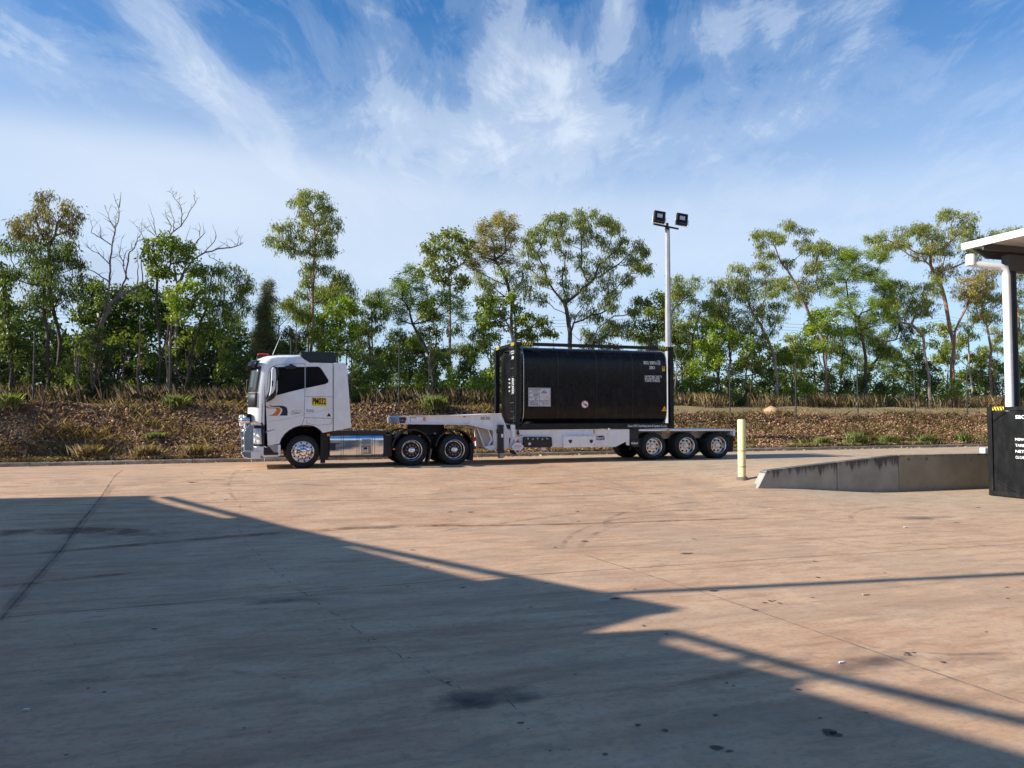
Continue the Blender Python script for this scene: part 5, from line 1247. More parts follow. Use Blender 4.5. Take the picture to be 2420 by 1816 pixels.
# dead trees
def dead_tree(label,d,base,lines,seed,r0=.10):
    rr=random.Random(seed); x0,z0=Z1(*base,d); gz=ground(x0,d); th=empty('dead_tree',(x0,-d,gz),label,'tree'); mb=MB()
    for k,(r_a,r_b,pts) in enumerate(lines):
        P=[Z1(x,y,d) for x,y in pts]; off=rr.uniform(-.5,.5) if k else 0; off0=0
        W3=[]
        for i,(x,z) in enumerate(P):
            t=i/max(1,len(P)-1); W3.append((x,-d+off*t,z))
        R3=[r_a+(r_b-r_a)*i/(len(W3)-1) for i in range(len(W3))]
        # refine with wiggle
        F3=[];G3=[]
        for i in range(len(W3)-1):
            for q in range(3):
                t=q/3; F3.append(tuple(W3[i][c]+(W3[i+1][c]-W3[i][c])*t+(rr.uniform(-.035,.035) if q else 0) for c in range(3))); G3.append(R3[i]+(R3[i+1]-R3[i])*t)
        F3.append(W3[-1]);G3.append(R3[-1]); mb.tube(F3,G3,6,False)
        for q in range(2,len(F3)-1):
            if rr.random()<.55 and G3[q]<.06:
                p=Vector(F3[q]); dv=Vector((rr.uniform(-1,1),rr.uniform(-.6,.6),rr.uniform(.1,1))).normalized()*rr.uniform(.25,.75)
                a=p+dv*.5+Vector((rr.uniform(-.08,.08),0,.05)); mb.tube([p,a,p+dv],[G3[q]*.55,.009,.004],4,False)
                if rr.random()<.6: mb.tube([a,a+Vector((rr.uniform(-.25,.25),rr.uniform(-.1,.1),rr.uniform(.05,.35)))],[.008,.003],3,False)
    fastmesh('trunk',np.array(mb.v),np.array([f for f in mb.f if len(f)==4]),BK['dead'],th,smooth=True)
dead_tree('leafless dead tree with upright bare boughs left of the bright green crown',-12.6,(690,1450),[
 (.13,.09,[(680,1450),(670,1200),(700,1000),(740,900),(780,820),(890,740)]),(.05,.02,[(890,740),(1000,690),(1060,640)]),(.06,.012,[(740,900),(830,760),(880,650),(900,470),(940,430),(960,360),(1010,300)]),
 (.06,.01,[(700,1000),(760,760),(770,680),(775,560),(790,420),(815,300),(840,240),(835,150),(805,70)]),(.03,.006,[(835,150),(842,30)]),(.04,.008,[(770,680),(690,620),(600,565),(555,525)]),(.03,.006,[(778,560),(700,480),(640,450),(598,402)]),
 (.03,.005,[(790,420),(700,360),(640,330),(650,290),(630,200)]),(.025,.005,[(810,310),(770,240),(738,145)]),(.025,.005,[(700,360),(700,300),(690,260)]),(.03,.006,[(870,560),(830,470),(840,380)]),(.03,.006,[(900,660),(860,560),(880,450),(930,420)]),
 (.03,.006,[(960,690),(970,560),(960,430)]),(.025,.005,[(800,340),(815,260),(800,200)]),(.03,.006,[(1000,690),(990,500),(1030,420),(990,330),(960,290)])],21)
dead_tree('leafless dead tree spreading bare twigs above the bright green crown',-14.5,(1240,1450),[
 (.12,.08,[(1230,1450),(1235,1100),(1240,700),(1280,620)]),(.06,.02,[(1280,620),(1350,520),(1440,460),(1560,432),(1640,420),(1700,395)]),(.05,.012,[(1240,700),(1210,520),(1190,360),(1200,340),(1270,290),(1330,190),(1375,130),(1362,78)]),
 (.03,.006,[(1270,280),(1275,200),(1260,130),(1230,90),(1205,60),(1213,20)]),(.03,.006,[(1195,345),(1220,300),(1222,240),(1190,130)]),(.03,.006,[(1190,350),(1200,280),(1160,200),(1158,160)]),(.03,.006,[(1190,360),(1100,360),(1040,320),(1010,290)]),
 (.025,.005,[(1095,345),(1060,280),(1020,205)]),(.025,.005,[(1090,340),(1080,240),(1045,135)]),(.04,.008,[(1280,620),(1330,480),(1350,430),(1400,360),(1400,300),(1390,250)]),(.03,.006,[(1370,400),(1430,340),(1425,270)]),(.03,.006,[(1430,470),(1500,390),(1515,350),(1490,265)]),
 (.02,.004,[(1660,415),(1680,360),(1640,330)]),(.02,.004,[(1680,405),(1710,380)]),(.025,.005,[(1350,440),(1300,360),(1330,260)]),(.025,.005,[(1560,540),(1470,500),(1440,465)])],22)
ft('gum_tree','bright green crown on a thin trunk between the two dead trees','tree',-12,Z1,[(1110,1450),(1112,1000),(1108,650)],
 [(1080,420,70,60),(1050,490,60,60),(1150,400,70,50),(1230,390,70,50),(1290,430,70,60),(1200,470,80,60),(1110,560,80,60),(1180,600,60,50),(1310,510,70,60),(1360,560,60,60),(1380,620,60,50),(1080,620,50,40)],'green','broad','dark',.10,1.3,seed=4)
ft('gum_tree','spreading green tree leaning right over the gap beside the dark casuarina','tree',-12.5,Z1,[(1290,1450),(1330,1250),(1390,1000),(1450,850)],
 [(1490,610,80,50),(1590,600,90,50),(1680,660,80,60),(1730,720,50,60),(1470,700,80,60),(1570,700,90,70),(1680,770,70,60),(1720,830,50,50),(1560,820,90,60),(1460,830,80,60),(1640,890,70,60),(1540,950,90,60),(1620,1000,60,50),(1470,990,80,60),(1560,1080,70,50),(1400,1100,80,60),(1590,1180,60,50)],'green','long','dark',.13,1.1,seed=5)
ft('gum_tree','low yellow green crown beneath the spreading tree on the left','tree',-11.6,Z1,[(1190,1450),(1190,1100),(1250,850)],
 [(1250,740,70,40),(1350,730,80,45),(1420,760,60,50),(1300,820,90,50),(1210,830,80,60),(1380,860,80,60),(1270,920,90,60)],'bright','broad','pale',.09,1.2,seed=6)
for k,(lab,bl,sd_) in enumerate((('rounded dark green crown behind the left dead tree',[(620,680,80,60),(720,740,90,50),(650,800,90,70),(760,830,90,70),(560,760,80,70),(700,920,110,70),(600,900,90,70)],7),
  ('wide dark green crown between the bare trunks on the left',[(850,740,90,50),(950,730,90,50),(880,830,100,70),(1000,840,100,70),(930,930,110,70),(820,960,90,60)],8),
  ('dark green crown under the bright one on the left',[(1060,730,90,50),(1150,750,80,50),(1080,830,90,60),(1170,860,80,60),(1080,950,100,70),(1200,980,90,70)],9))):
    x_=sum(b[0] for b in bl)/len(bl); ft('gum_tree',lab,'tree',-16-k*.7,Z1,[(x_,1450),(x_+20,1150)],bl,'dark','broad','dark',.13,1.5,lsc=1.1,seed=sd_)
# casuarina
cb=[]
for i in range(15):
    t=i/14; yy=700+t*700; hw=28+t*120
    for k in range(2+int(t*5)): cb.append((1872+ (random.uniform(-1,1))*hw*.8+ (0 if t<.6 else -25*(t-.6)),yy,30+34*t,34+30*t,1.5))
ft('casuarina_tree','dark cone shaped casuarina standing right of the left tree mass','tree',-13,Z1,[(1880,1480),(1875,1200),(1870,900),(1868,690)],cb,'needle','needle','dark',.13,1.0,seed=10)
ft('gum_tree','tall slender gum with airy crown rising above the truck cab','tree',-13.5,Z2,[(632,1600),(640,1300),(648,1000),(655,800),(660,600),(662,420),(655,240)],
 [(500,105,45,40,.8),(560,80,50,35,.8),(640,100,70,45),(740,95,45,35,.8),(700,160,70,50),(570,150,50,40,.8),(790,200,40,50,.8),(560,240,60,40),(650,240,80,50),(760,280,70,50),(840,320,40,60,.8),(700,350,80,50),(590,350,80,60),(440,350,70,40),(350,380,50,40,.8),(280,450,45,35,.8),(500,430,80,50),(400,470,70,50),(620,450,80,60),(730,430,70,60),(820,400,50,60),(360,530,40,40,.7),(480,530,70,50),(600,560,70,50),(700,540,70,60),(790,520,50,50),(780,580,40,30),
  (600,680,70,50),(690,690,60,50),(760,720,70,50),(620,770,60,50),(600,830,40,40),(830,770,50,40,.8),(890,790,60,50),(940,850,60,50),(880,890,60,50),(980,910,35,40,.6),(800,880,60,60,.8),(760,960,60,50,.7),(560,930,60,30,.8),(470,970,60,30,.7),(420,1000,40,20,.6),(540,1050,60,50),(600,1120,50,50,.7)],'olive','long','orange',.14,.95,seed=11)
ft('shrub_tree','bright green bushy tree just right of the tall slender trunk','tree',-11.5,Z2,[(700,1640),(700,1400),(760,1250)],
 [(860,990,70,50),(930,1000,60,50),(990,1040,45,50),(800,1060,80,50),(900,1090,80,60),(720,1120,60,60),(690,1200,50,60),(790,1170,80,60),(880,1200,80,60),(700,1290,60,60),(800,1290,80,60),(900,1300,70,50),(990,1280,60,50),(1000,1180,50,50),(720,1370,50,50),(860,1390,80,50),(980,1400,70,60)],'bright','broad','dark',.10,1.0,seed=12)
ft('gum_tree','small thin olive tree left of the tall slender trunk','tree',-13,Z2,[(475,1640),(478,1400),(470,1300)],
 [(440,1240,60,50),(500,1290,60,50),(420,1320,60,50),(530,1360,60,50),(450,1400,60,50),(580,1280,40,60),(380,1380,50,50)],'dark','long','dark',.08,.8,seed=13)
ft('gum_tree','thin twiggy tree with sparse dark tufts left of the broad green tree','tree',-15,Z2,[(1140,1640),(1150,1300),(1150,1150)],
 [(1200,920,40,35),(1130,1000,45,40),(1190,1000,35,30),(1060,1080,40,40),(1080,1170,50,40),(1180,1090,40,40,.6),(1010,1250,60,50),(1110,1260,60,50),(1040,1350,60,50)],'dark','long','dark',.09,.8,seed=14)
ft('wattle_tree','broad bright green feathery tree right behind the truck chassis','tree',-12.5,Z2,[(1680,1660),(1640,1450),(1560,1280),(1500,1180)],
 [(1460,730,60,50),(1400,790,50,40),(1520,790,60,50),(1400,870,80,50),(1500,860,80,50),(1610,860,70,50),(1300,930,60,40),(1400,960,80,50),(1520,960,90,50),(1620,960,60,50),(1260,1000,50,40),(1350,1040,80,40),(1480,1050,90,50),(1590,1060,60,50),(1760,920,60,40),(1830,950,60,50),(1730,1000,60,50),(1830,1040,70,50),(1930,1000,50,50),(1420,1130,60,40),(1780,1120,80,50),(1900,1120,60,50),(1690,1100,50,50)],'bright','fine','dark',.13,1.25,seed=15)
ft('gum_tree','olive green gum with drooping leaves standing right of the feathery tree','tree',-14.5,Z2,[(1800,1660),(1815,1300),(1815,1000),(1812,850)],
 [(1830,390,60,40),(1790,440,60,50),(1880,430,50,50),(1940,480,60,50),(2000,520,40,50),(1660,470,60,45),(1620,520,45,40),(1720,520,70,50),(1820,520,80,50),(1680,590,70,50),(1780,610,80,50),(1900,560,60,60),(1970,600,50,60),(1650,680,70,50),(1740,700,80,50),(1850,690,60,50),(1570,720,50,50),(1690,780,70,50),(1780,800,50,60),(1920,800,60,45),(1950,780,40,30),(1900,860,40,30)],'olive','broad','pale',.13,1.15,seed=16)
ft('gum_tree','yellowish gum crown left of the broad many stemmed gum','tree',-14,Z3,[(475,1500),(465,1300),(460,980),(420,800),(350,650),(295,560)],
 [(350,110,60,45),(300,170,60,40),(420,170,60,50),(210,210,70,50),(340,240,80,60),(450,260,60,60),(170,280,50,50),(250,330,80,60),(380,340,80,60),(480,350,50,60),(170,400,70,60),(280,430,90,60),(120,490,60,50),(200,520,80,60),(400,460,80,70),(60,600,60,45),(130,630,70,50),(310,560,80,60),(450,580,70,70)],'yellow','fine','dark',.14,1.0,lsc=1.15,seed=17)
ft('gum_tree','olive lower crown hanging below the yellowish gum','tree',-13.4,Z3,[(520,1500),(500,1200),(470,950),(420,800)],
 [(160,720,60,60,.8),(170,820,60,60,.8),(260,780,70,60,.7),(330,700,70,60,.7),(470,720,80,60,.8),(560,700,70,60,.8),(600,800,80,60,.8),(500,850,80,60,.8),(240,880,60,50,.6)],'olive','long','dark',.10,.8,seed=18)
ft('gum_tree','broad many stemmed gum rising behind the black tank container','tree',-13,Z3,[(1025,1560),(1028,1400),(1020,1280),(990,1100),(970,980)],
 [(590,350,60,50),(690,290,50,50),(660,380,70,50),(780,340,60,50),(830,160,60,50),(900,150,60,45),(800,230,60,50),(1000,140,60,50),(1060,130,60,40),(950,240,80,60),(1080,220,80,60),(1140,150,50,50),(1220,130,60,45),(1200,220,70,50),(1300,200,60,60),(1400,140,60,50),(1460,180,50,60),(1500,250,40,50),(1420,260,60,60),(870,300,60,50,.8),(1010,340,80,50,.8),(1150,340,70,60,.8),(1290,330,70,60),(1390,360,60,50),(600,480,70,60),(720,470,70,60,.8),(850,430,70,60,.8),(1540,370,60,60),(1500,440,60,50),(1640,420,60,50),(1720,450,60,50),(1780,520,40,60),(1400,500,80,60,.8),(1560,520,80,60),(1680,560,70,60),(1790,620,50,50),(1720,660,60,50),(1600,640,80,60),(640,620,60,60,.7),(760,620,60,60,.7),(950,530,60,50,.6),(1180,500,70,60,.7),(1280,600,80,60,.8),(1420,640,80,60),(1520,750,80,60),(1630,760,50,40,.8),(1380,760,80,60),(1240,730,80,60,.8),(980,660,60,50,.7),(1130,650,60,60,.7),(680,760,70,60,.7),(800,760,60,60,.6),(1000,790,80,60,.8),(1120,830,80,60,.8),(1270,860,80,60,.9),(1400,880,80,60,.8),(1500,900,60,60,.7),(640,900,80,60,.8),(740,930,60,60,.7),(1020,920,80,50,.9),(1180,960,70,60,.8),(1330,1000,80,60,.8),(1440,1020,60,60,.7),(1260,1080,70,60,.7),(1120,1080,60,50,.6),(1350,1120,60,50,.6)],'olive','long','dark',.21,1.0,seed=19)
for k in range(3): pass
ft('shrub_tree','low bright green bush left of the tank container front','tree',-11.5,Z3,[(480,1560),(470,1350),(430,1200)],
 [(130,960,60,40),(220,980,70,50),(290,920,50,40),(380,960,70,50),(450,920,50,50),(170,1080,70,50),(280,1080,80,50),(400,1070,80,50),(500,1040,60,50),(130,1170,60,50),(240,1180,70,50),(370,1180,80,50),(500,1150,70,50),(600,1120,70,50),(620,1220,80,50),(700,1160,60,50),(780,1180,50,50),(760,1270,60,40),(840,1300,50,35),(500,1270,80,50),(640,1310,80,40)],'green','broad','pale',.10,1.1,seed=20)
ft('gum_tree','thin leaning gum between the tank container and the floodlight mast','tree',-13,Z3,[(1220,1500),(1235,1350),(1290,1230),(1450,1110)],
 [(1500,1180,70,50),(1600,1080,60,45),(1590,1180,60,50),(1450,1250,70,50),(1560,1280,80,50),(1680,960,50,50,.8),(1700,1040,60,50),(1640,1290,60,40),(1380,1300,60,50,.8)],'olive','long','pale',.10,.9,seed=23)
ft('gum_tree','medium green tree directly behind the floodlight mast','tree',-12,Z3,[(1800,1560),(1810,1350),(1820,1200)],
 [(1780,960,50,45),(1860,920,50,40),(1850,1000,70,50),(1920,960,60,50),(1760,1080,70,50),(1880,1090,80,60),(1960,1060,60,70),(1750,1180,80,60),(1870,1200,80,60),(1980,1190,60,60),(1800,1300,80,50),(1920,1310,80,50)],'green','broad','dark',.10,1.1,seed=24)
ft('gum_tree','leafy olive gum immediately right of the floodlight mast','tree',-14,Z4,[(190,1250),(190,1000),(200,800)],
 [(110,470,45,40),(90,540,45,50),(150,550,60,50),(250,470,60,40),(300,510,50,50),(220,550,70,50),(110,640,60,60),(200,660,80,60),(300,620,60,60),(100,740,60,60),(180,780,80,60)],'olive','long','dark',.13,1.25,seed=25)
ft('shrub_tree','round bright green bush low right of the floodlight mast','tree',-11.5,Z4,[(350,1280),(355,1100),(360,950)],
 [(260,770,60,40),(340,760,60,40),(400,800,60,50),(230,840,60,50),(320,850,70,50),(420,880,60,50),(200,920,60,50),(300,930,70,50),(400,960,60,50),(160,1000,60,50),(260,1020,60,50),(480,870,50,60)],'bright','broad','dark',.09,1.1,seed=26)
ft('gum_tree','olive gum second from the floodlight mast, flat topped crown','tree',-13.5,Z4,[(420,1250),(425,950),(430,750)],
 [(400,480,50,40),(460,500,50,40),(380,560,50,50),(440,570,60,50),(400,650,60,60),(470,660,60,60),(380,740,60,50),(500,760,60,60),(440,800,60,50)],'olive','long','dark',.11,1.2,seed=27)
ft('gum_tree','gum with grey curving trunk, crown reaching toward the mast','tree',-13,Z4,[(715,1280),(712,1080),(700,930),(660,830),(610,740)],
 [(480,390,40,22),(540,410,45,30),(600,390,45,30),(650,410,40,35),(560,480,60,40),(640,490,60,45),(530,560,60,50),(610,570,70,50),(560,650,70,50),(650,650,60,50),(540,730,50,50),(600,810,60,50),(690,720,50,50,.7),(740,640,50,60,.7)],'olive','long','pale',.15,1.2,seed=28)
ft('gum_tree','tall gum whose small top tuft leans left above the wood','tree',-15,Z4,[(1010,1280),(1010,1050),(1005,900),(960,760),(880,620),(830,500),(780,410),(720,320),(690,260)],
 [(570,200,32,24),(620,180,40,28),(670,190,45,30),(700,230,40,26),(650,240,40,22),(770,130,38,26),(800,160,36,26),(850,180,34,24),(760,200,40,28),(640,310,34,22),(690,320,30,20),(880,240,50,34),(840,290,50,36),(900,310,50,40),(780,360,45,34),(1010,240,45,35),(1080,270,45,40),(960,300,55,40),(1040,330,60,45),(1100,340,40,40),(880,400,60,45),(980,400,60,50),(1020,470,50,50),(860,480,70,50),(940,500,70,50),(800,560,60,50),(900,580,70,50),(760,480,50,50,.8),(700,500,50,50,.8)],'olive','long','pale',.17,1.15,seed=29)
ft('wattle_tree','bright feathery green tree in the middle of the right hand wood','tree',-12.8,Z4,[(1245,1290),(1242,1050),(1235,850),(1200,700)],
 [(1130,320,50,30),(1200,320,60,32),(1270,330,60,34),(1330,340,40,34),(1090,380,60,40),(1180,390,80,40),(1280,400,70,40),(1340,420,45,50),(1080,440,50,35),(1150,460,70,36),(1250,470,70,40),(1110,530,60,36),(1180,540,60,40),(1290,510,60,35),(1330,540,50,40),(1120,610,60,40),(1210,620,80,45),(1310,600,50,45),(1160,700,70,50),(1250,710,80,50),(1340,700,50,50),(1200,790,80,50),(1290,780,60,50)],'bright','fine','dark',.16,1.45,seed=30)
ft('shrub_tree','yellow green sapling left of the bright feathery tree','tree',-11.6,Z4,[(1010,1290),(1005,1050),(990,850)],
 [(930,690,45,34),(990,660,50,34),(1070,660,50,34),(960,740,60,36),(1040,740,60,40),(910,760,30,30),(1010,790,50,30),(920,860,50,30),(960,890,40,26),(900,900,35,26)],'bright','broad','orange',.10,1.2,seed=31)
ft('gum_tree','largest gum on the right with umbrella crown and forked brown trunk','tree',-14,Z4,[(1775,1290),(1778,1080),(1775,900),(1765,760),(1740,600),(1690,450),(1640,380)],
 [(1330,200,40,34),(1370,190,34,28),(1310,270,40,28),(1370,280,44,30),(1440,250,50,36),(1460,180,50,34),(1530,160,50,36),(1510,240,60,40),(1590,170,50,40),(1600,230,60,40),(1680,90,50,32),(1740,80,50,28),(1790,110,45,36),(1690,150,60,40),(1770,170,60,40),(1690,220,60,40),(1780,240,60,40),(1850,190,45,32),(1870,250,50,36),(1930,210,45,28),(1990,200,40,24),(1960,250,50,30),(1570,290,50,34),(1650,300,60,40),(1740,310,60,45),(1830,330,60,40),(1780,400,60,45,.8)],'olive','long','orange',.21,1.3,seed=32)
ft('gum_tree','airy yellowish gum crown just left of the white roof edge','tree',-12.6,Z4,[(1800,1290),(1790,1000),(1800,780),(1870,620),(1950,550)],
 [(1850,390,60,45),(1930,410,60,45),(1990,450,60,45),(2040,510,50,50),(1830,470,60,50),(1900,500,70,50),(1980,540,60,45),(2060,590,40,50),(1860,570,60,40),(1800,540,50,50)],'yellow','long','orange',.13,1.0,seed=33)
ft('gum_tree','pale bent gum with a bough reaching left over open grass','tree',-13,Z4,[(1655,1290),(1640,1050),(1610,900),(1590,800),(1530,740),(1450,722),(1380,728)],
 [(1360,620,50,34),(1430,600,50,34),(1350,680,40,30),(1430,660,60,40),(1510,600,60,40),(1560,640,50,40),(1490,680,60,36),(1450,500,50,36),(1420,560,45,34),(1550,520,50,34),(1600,490,45,28),(1640,560,50,40),(1620,640,50,45),(1690,620,50,50),(1700,540,40,40)],'olive','long','pale',.15,1.2,seed=34)
ft('gum_tree','orange barked gum showing beside the white downpipe','tree',-13,Z4,[(2010,1290),(2005,1000),(2000,800),(1950,680)],
 [(1930,600,50,50,.8),(2000,620,60,50),(2060,660,50,60),(1980,700,50,40,.7),(2080,760,40,60,.7),(2050,570,50,40)],'olive','long','orange',.13,.9,seed=35)
ft('gum_tree','gum standing behind the shed column, top showing over the roof','tree',-15,Z4,[(2170,1290),(2170,900),(2160,600)],
 [(2110,200,30,20),(2160,170,45,24),(2210,180,45,28),(2190,440,50,60),(2160,560,50,70),(2200,680,50,70),(2180,820,50,60),(2150,960,40,60),(2210,300,50,50)],'olive','long','orange',.13,1.0,seed=36)
ft('gum_tree','slim grey trunked gum between the forked gum and the downpipe','tree',-15,Z4,[(1885,1290),(1880,1000),(1870,800),(1865,640)],
 [(1850,720,40,30,.7),(1890,800,45,30,.7),(1850,860,50,30),(1820,900,45,40),(1900,690,40,40,.7),(1830,760,30,30,.6)],'green','long','pale',.10,1.0,seed=37)
ft('gum_tree','dark leaved tree in the gap right of the feathery green tree','tree',-15.5,Z4,[(1240,1290),(1290,1000),(1380,840)],
 [(1350,800,50,50),(1400,760,60,40),(1450,800,50,50,.8),(1380,500,50,40),(1430,530,50,40),(1380,580,50,40),(1400,880,50,40,.7),(1480,900,50,50,.8),(1330,900,50,50,.8)],'dark','long','dark',.12,1.1,seed=38)
# understory shrubs: same kind, scattered
protos=[]
def shrub(label,cat,group,s,d,h,w_,leaf,seed,dens=1.0,lt='broad',barkc='dark'):
    def fn(x,y,dd): return (s+x,ground(s,d)+y)
    # own tiny skeleton in metres
    rr=random.Random(seed); bl=[]
    n=int(4+w_*h*1.35)
    for i in range(n):
        t=rr.uniform(.18,.95); a=rr.uniform(-1,1)*w_*(1.05-abs(t-.55)); bl.append((a,h*t,rr.uniform(.22,.42),-rr.uniform(.2,.34),1))
    return foliage_tree('shrub',label,cat,d,fn,[(0,.1),(rr.uniform(-.2,.2),h*.35),(rr.uniform(-.3,.3),h*.6)],bl,leaf,lt,barkc,.045,dens,seed=seed,group=group)
def s_at(px,d): return SZ(px,930,d)[0]
k=50
PLACED=[]
ZON=[(-200,78,'left of the first fence post'),(78,400,'between the two fence posts left of the truck'),(400,585,'between second post and truck cab'),(585,830,'seen over the truck cab'),(830,1160,'seen over the goose neck'),
 (1160,1592,'behind the black tank on the trailer'),(1592,1725,'just right of the loaded tank'),(1725,1881,'just past the fence post after the tank'),(1881,2027,'behind the second fence post past the tank'),(2027,2162,'behind the third fence post past the tank'),(2162,2286,'left of the last visible fence post'),(2286,2600,'beside the white downpipe')]
ORD=['leftmost','second from left','third from left','fourth from left','fifth from left','sixth from left','seventh from left','eighth from left','ninth from left','tenth from left','eleventh from left','twelfth from left']
def place_labels():
    for kind in ('shrub','sapling','slim tree'):
        for a_,b_,ph in ZON:
            L_=sorted([q for q in PLACED if q[2]==kind and a_<=q[0]<b_],key=lambda q:q[0])
            for i_,q in enumerate(L_):
                q[1]['label']=(ORD[i_]+' '+q[3]+' '+ph) if len(L_)>1 else (q[3]+' '+ph)
GL='shrubs under the trees behind the fence'
for px in range(-60,560,44):
    d=-random.uniform(11,15); lf=random.choice(['dark','dark','dark','green']); o=shrub('x','shrub','shrubs of the left thicket',s_at(px,d),d,random.uniform(2.2,4.4),.95,lf,k,.85); k+=1; PLACED.append((px,o,'shrub','shrub of the thicket'))
for px in (565,600,660,700,770,812,850,905,950,990,1040,1090,1130,1180):
    d=-random.uniform(10.5,15); o=shrub('x','shrub','shrubs behind the truck',s_at(px,d),d,random.uniform(1.8,4.2),.95,random.choice(['dark','green','bright','green']),k,.85); k+=1; PLACED.append((px,o,'shrub','leafy shrub'))
for px in (1230,1330,1430,1520,1600,1640,1690,1735,1790,1840,1880,1920,1975,2030,2095,2140,2190,2250,2300,2345,2400,2450):
    d=-random.uniform(11.5,15.5); o=shrub('x','shrub','shrubs under the right hand gums',s_at(px,d),d,random.uniform(1.8,4.3),.95,random.choice(['dark','green','dark','bright']),k,.85); k+=1; PLACED.append((px,o,'shrub','leafy shrub'))
# dense far wood and thicket, which reads as one mass
def leafcloud(name,label,cat,n,fn,leaf,lsc=1.5,seed=0):
    rg=np.random.default_rng(seed); C=np.array([fn(rg) for _ in range(n)]); per=34
    C=np.repeat(C,per,axis=0)+rg.normal(size=(n*per,3))*np.array([.34,.34,.26])*lsc/1.5
    V,Q=leaf_arrays(C,.20*lsc,.10*lsc,.5,0,seed); t=np.repeat(rg.uniform(0,1,n),per)*.6+.4*rg.uniform(0,1,n*per)
    o=fastmesh(name,V,Q,LV[leaf],None,np.repeat(t,4)); stuff(o,label,cat); return o
sL0,sL1=s_at(-120,-18),s_at(575,-18)
def f1(r):
    s=r.uniform(sL0,sL1); d=-r.uniform(15,19); hmax=4.7+.8*math.sin(s*.9)+.5*math.sin(s*2.3); 
    return (s,-d,ground(s,d)+hmax*r.uniform(0,1)**.8)
leafcloud('thicket','dark thicket filling the wood behind the left hand trunks','thicket',650,f1,'dark',1.4,91)
def f2(r):
    s=r.uniform(-60,130); d=-r.uniform(55,85); hh=2.0+1.2*math.sin(s*.21)+.9*math.sin(s*.63+1)+.5*math.sin(s*1.7)
    return (s,-d,ground(s,d)+max(.2,hh)*r.uniform(0,1))
leafcloud('far_wood','low far wood showing through the gaps between the trunks','wood',2200,f2,'dark',2.6,92)
def f3(r):
    s=r.uniform(s_at(1380,-18),s_at(2500,-18)); d=-r.uniform(17,21); hh=2.6+.8*math.sin(s*.7)+.6*math.sin(s*1.9)
    return (s,-d,ground(s,d)+max(.2,hh)*r.uniform(0,1))
leafcloud('undergrowth','low dark undergrowth behind the right hand trunks','undergrowth',620,f3,'dark',1.15,93)
def f4(r):
    s=r.uniform(s_at(560,-18),s_at(1400,-18)); d=-r.uniform(16,20); hh=2.6+.9*math.sin(s*.8+1)+.6*math.sin(s*2.1)
    return (s,-d,ground(s,d)+max(.2,hh)*r.uniform(0,1))
leafcloud('undergrowth','low undergrowth behind the cab and the goose neck','undergrowth',620,f4,'dark',1.15,94)
for i,(s_,d_,h_,lab) in enumerate(((-19,-2.6,7.5,'large shade tree standing on the bank beyond the left picture edge'),(-27,-4.5,9.5,'tall shade tree farther left along the bank'))):
    def fn(x,y,dd,s_=s_): return (s_+x,ground(s_,dd)+y)
    rr=random.Random(40+i); bl=[(rr.uniform(-2.0,2.0),h_*rr.uniform(.35,.95),rr.uniform(.6,1.0),-rr.uniform(.5,.8),1) for _ in range(22)]
    foliage_tree('gum_tree',lab,'tree',d_,fn,[(0,.1),(.2,h_*.3),(-.1,h_*.6)],bl,'dark','long','dark',.18,.5,seed=700+i)
rr=random.Random(99)
for i_,px in enumerate((570,648,735,800,870,960,1035,1110,1165,1230,1420,1530,1610,1660,1700,1765,1820,1870,1925,1985,2050,2110,2175,2235,2300,2350,2410)):
    d=-rr.uniform(15,19); hgt=rr.uniform(4.6,7.2); s_=s_at(px,d)
    def fn(x,y,dd,s_=s_): return (s_+x,ground(s_,dd)+y)
    bl=[(rr.uniform(-1.15,1.15)*(1.1-abs(t_-.6)),hgt*t_,rr.uniform(.35,.6),-rr.uniform(.3,.45),1) for t_ in [rr.uniform(.38,1) for _ in range(13)]]
    lf=rr.choice(['olive','dark','green','olive']); o=foliage_tree('slim_tree','x','tree',d,fn,[(0,.1),(rr.uniform(-.2,.2),hgt*.4),(rr.uniform(-.3,.3),hgt*.75)],bl,lf,rr.choice(['long','long','broad']),rr.choice(['pale','dark']),.085,.85,seed=800+i_,group='slim trees in the second row of the wood'); PLACED.append((px,o,'slim tree','slim second row tree'))
# slim bare saplings among the trees
def sapling(s,d,h,seed,bk='pale'):
    rr=random.Random(seed); mb=MB(); g_=ground(s,d); p=[(s,-d,g_-.1)]; x=s
    for i in range(1,7): x+=rr.uniform(-.12,.12); p.append((x,-d+rr.uniform(-.1,.1),g_+h*i/6))
    mb.tube(p,[.055,.05,.045,.035,.028,.02,.01],6,False)
    for i in range(7):
        t=rr.randint(2,5); a=Vector(p[t]); dv=Vector((rr.uniform(-1,1),rr.uniform(-.5,.5),rr.uniform(.5,1.3))).normalized()*rr.uniform(.5,1.1); mb.tube([a,a+dv*.5+Vector((0,0,-.05)),a+dv],[.02,.014,.006],4,False)
    o=fastmesh('sapling',np.array(mb.v)-0,np.array([f for f in mb.f if len(f)==4]),BK[bk],None,smooth=True)
    tag(o,'x','sapling','bare saplings in the wood'); return o
for i in range(34):
    px=random.uniform(600,2420) if i>13 else random.uniform(0,540); d=-random.uniform(10.5,15); o=sapling(s_at(px,d),d,random.uniform(2.5,5.0),300+i,random.choice(['pale','dark','dead','orange'])); PLACED.append((px,o,'sapling','bare sapling'))
place_labels()
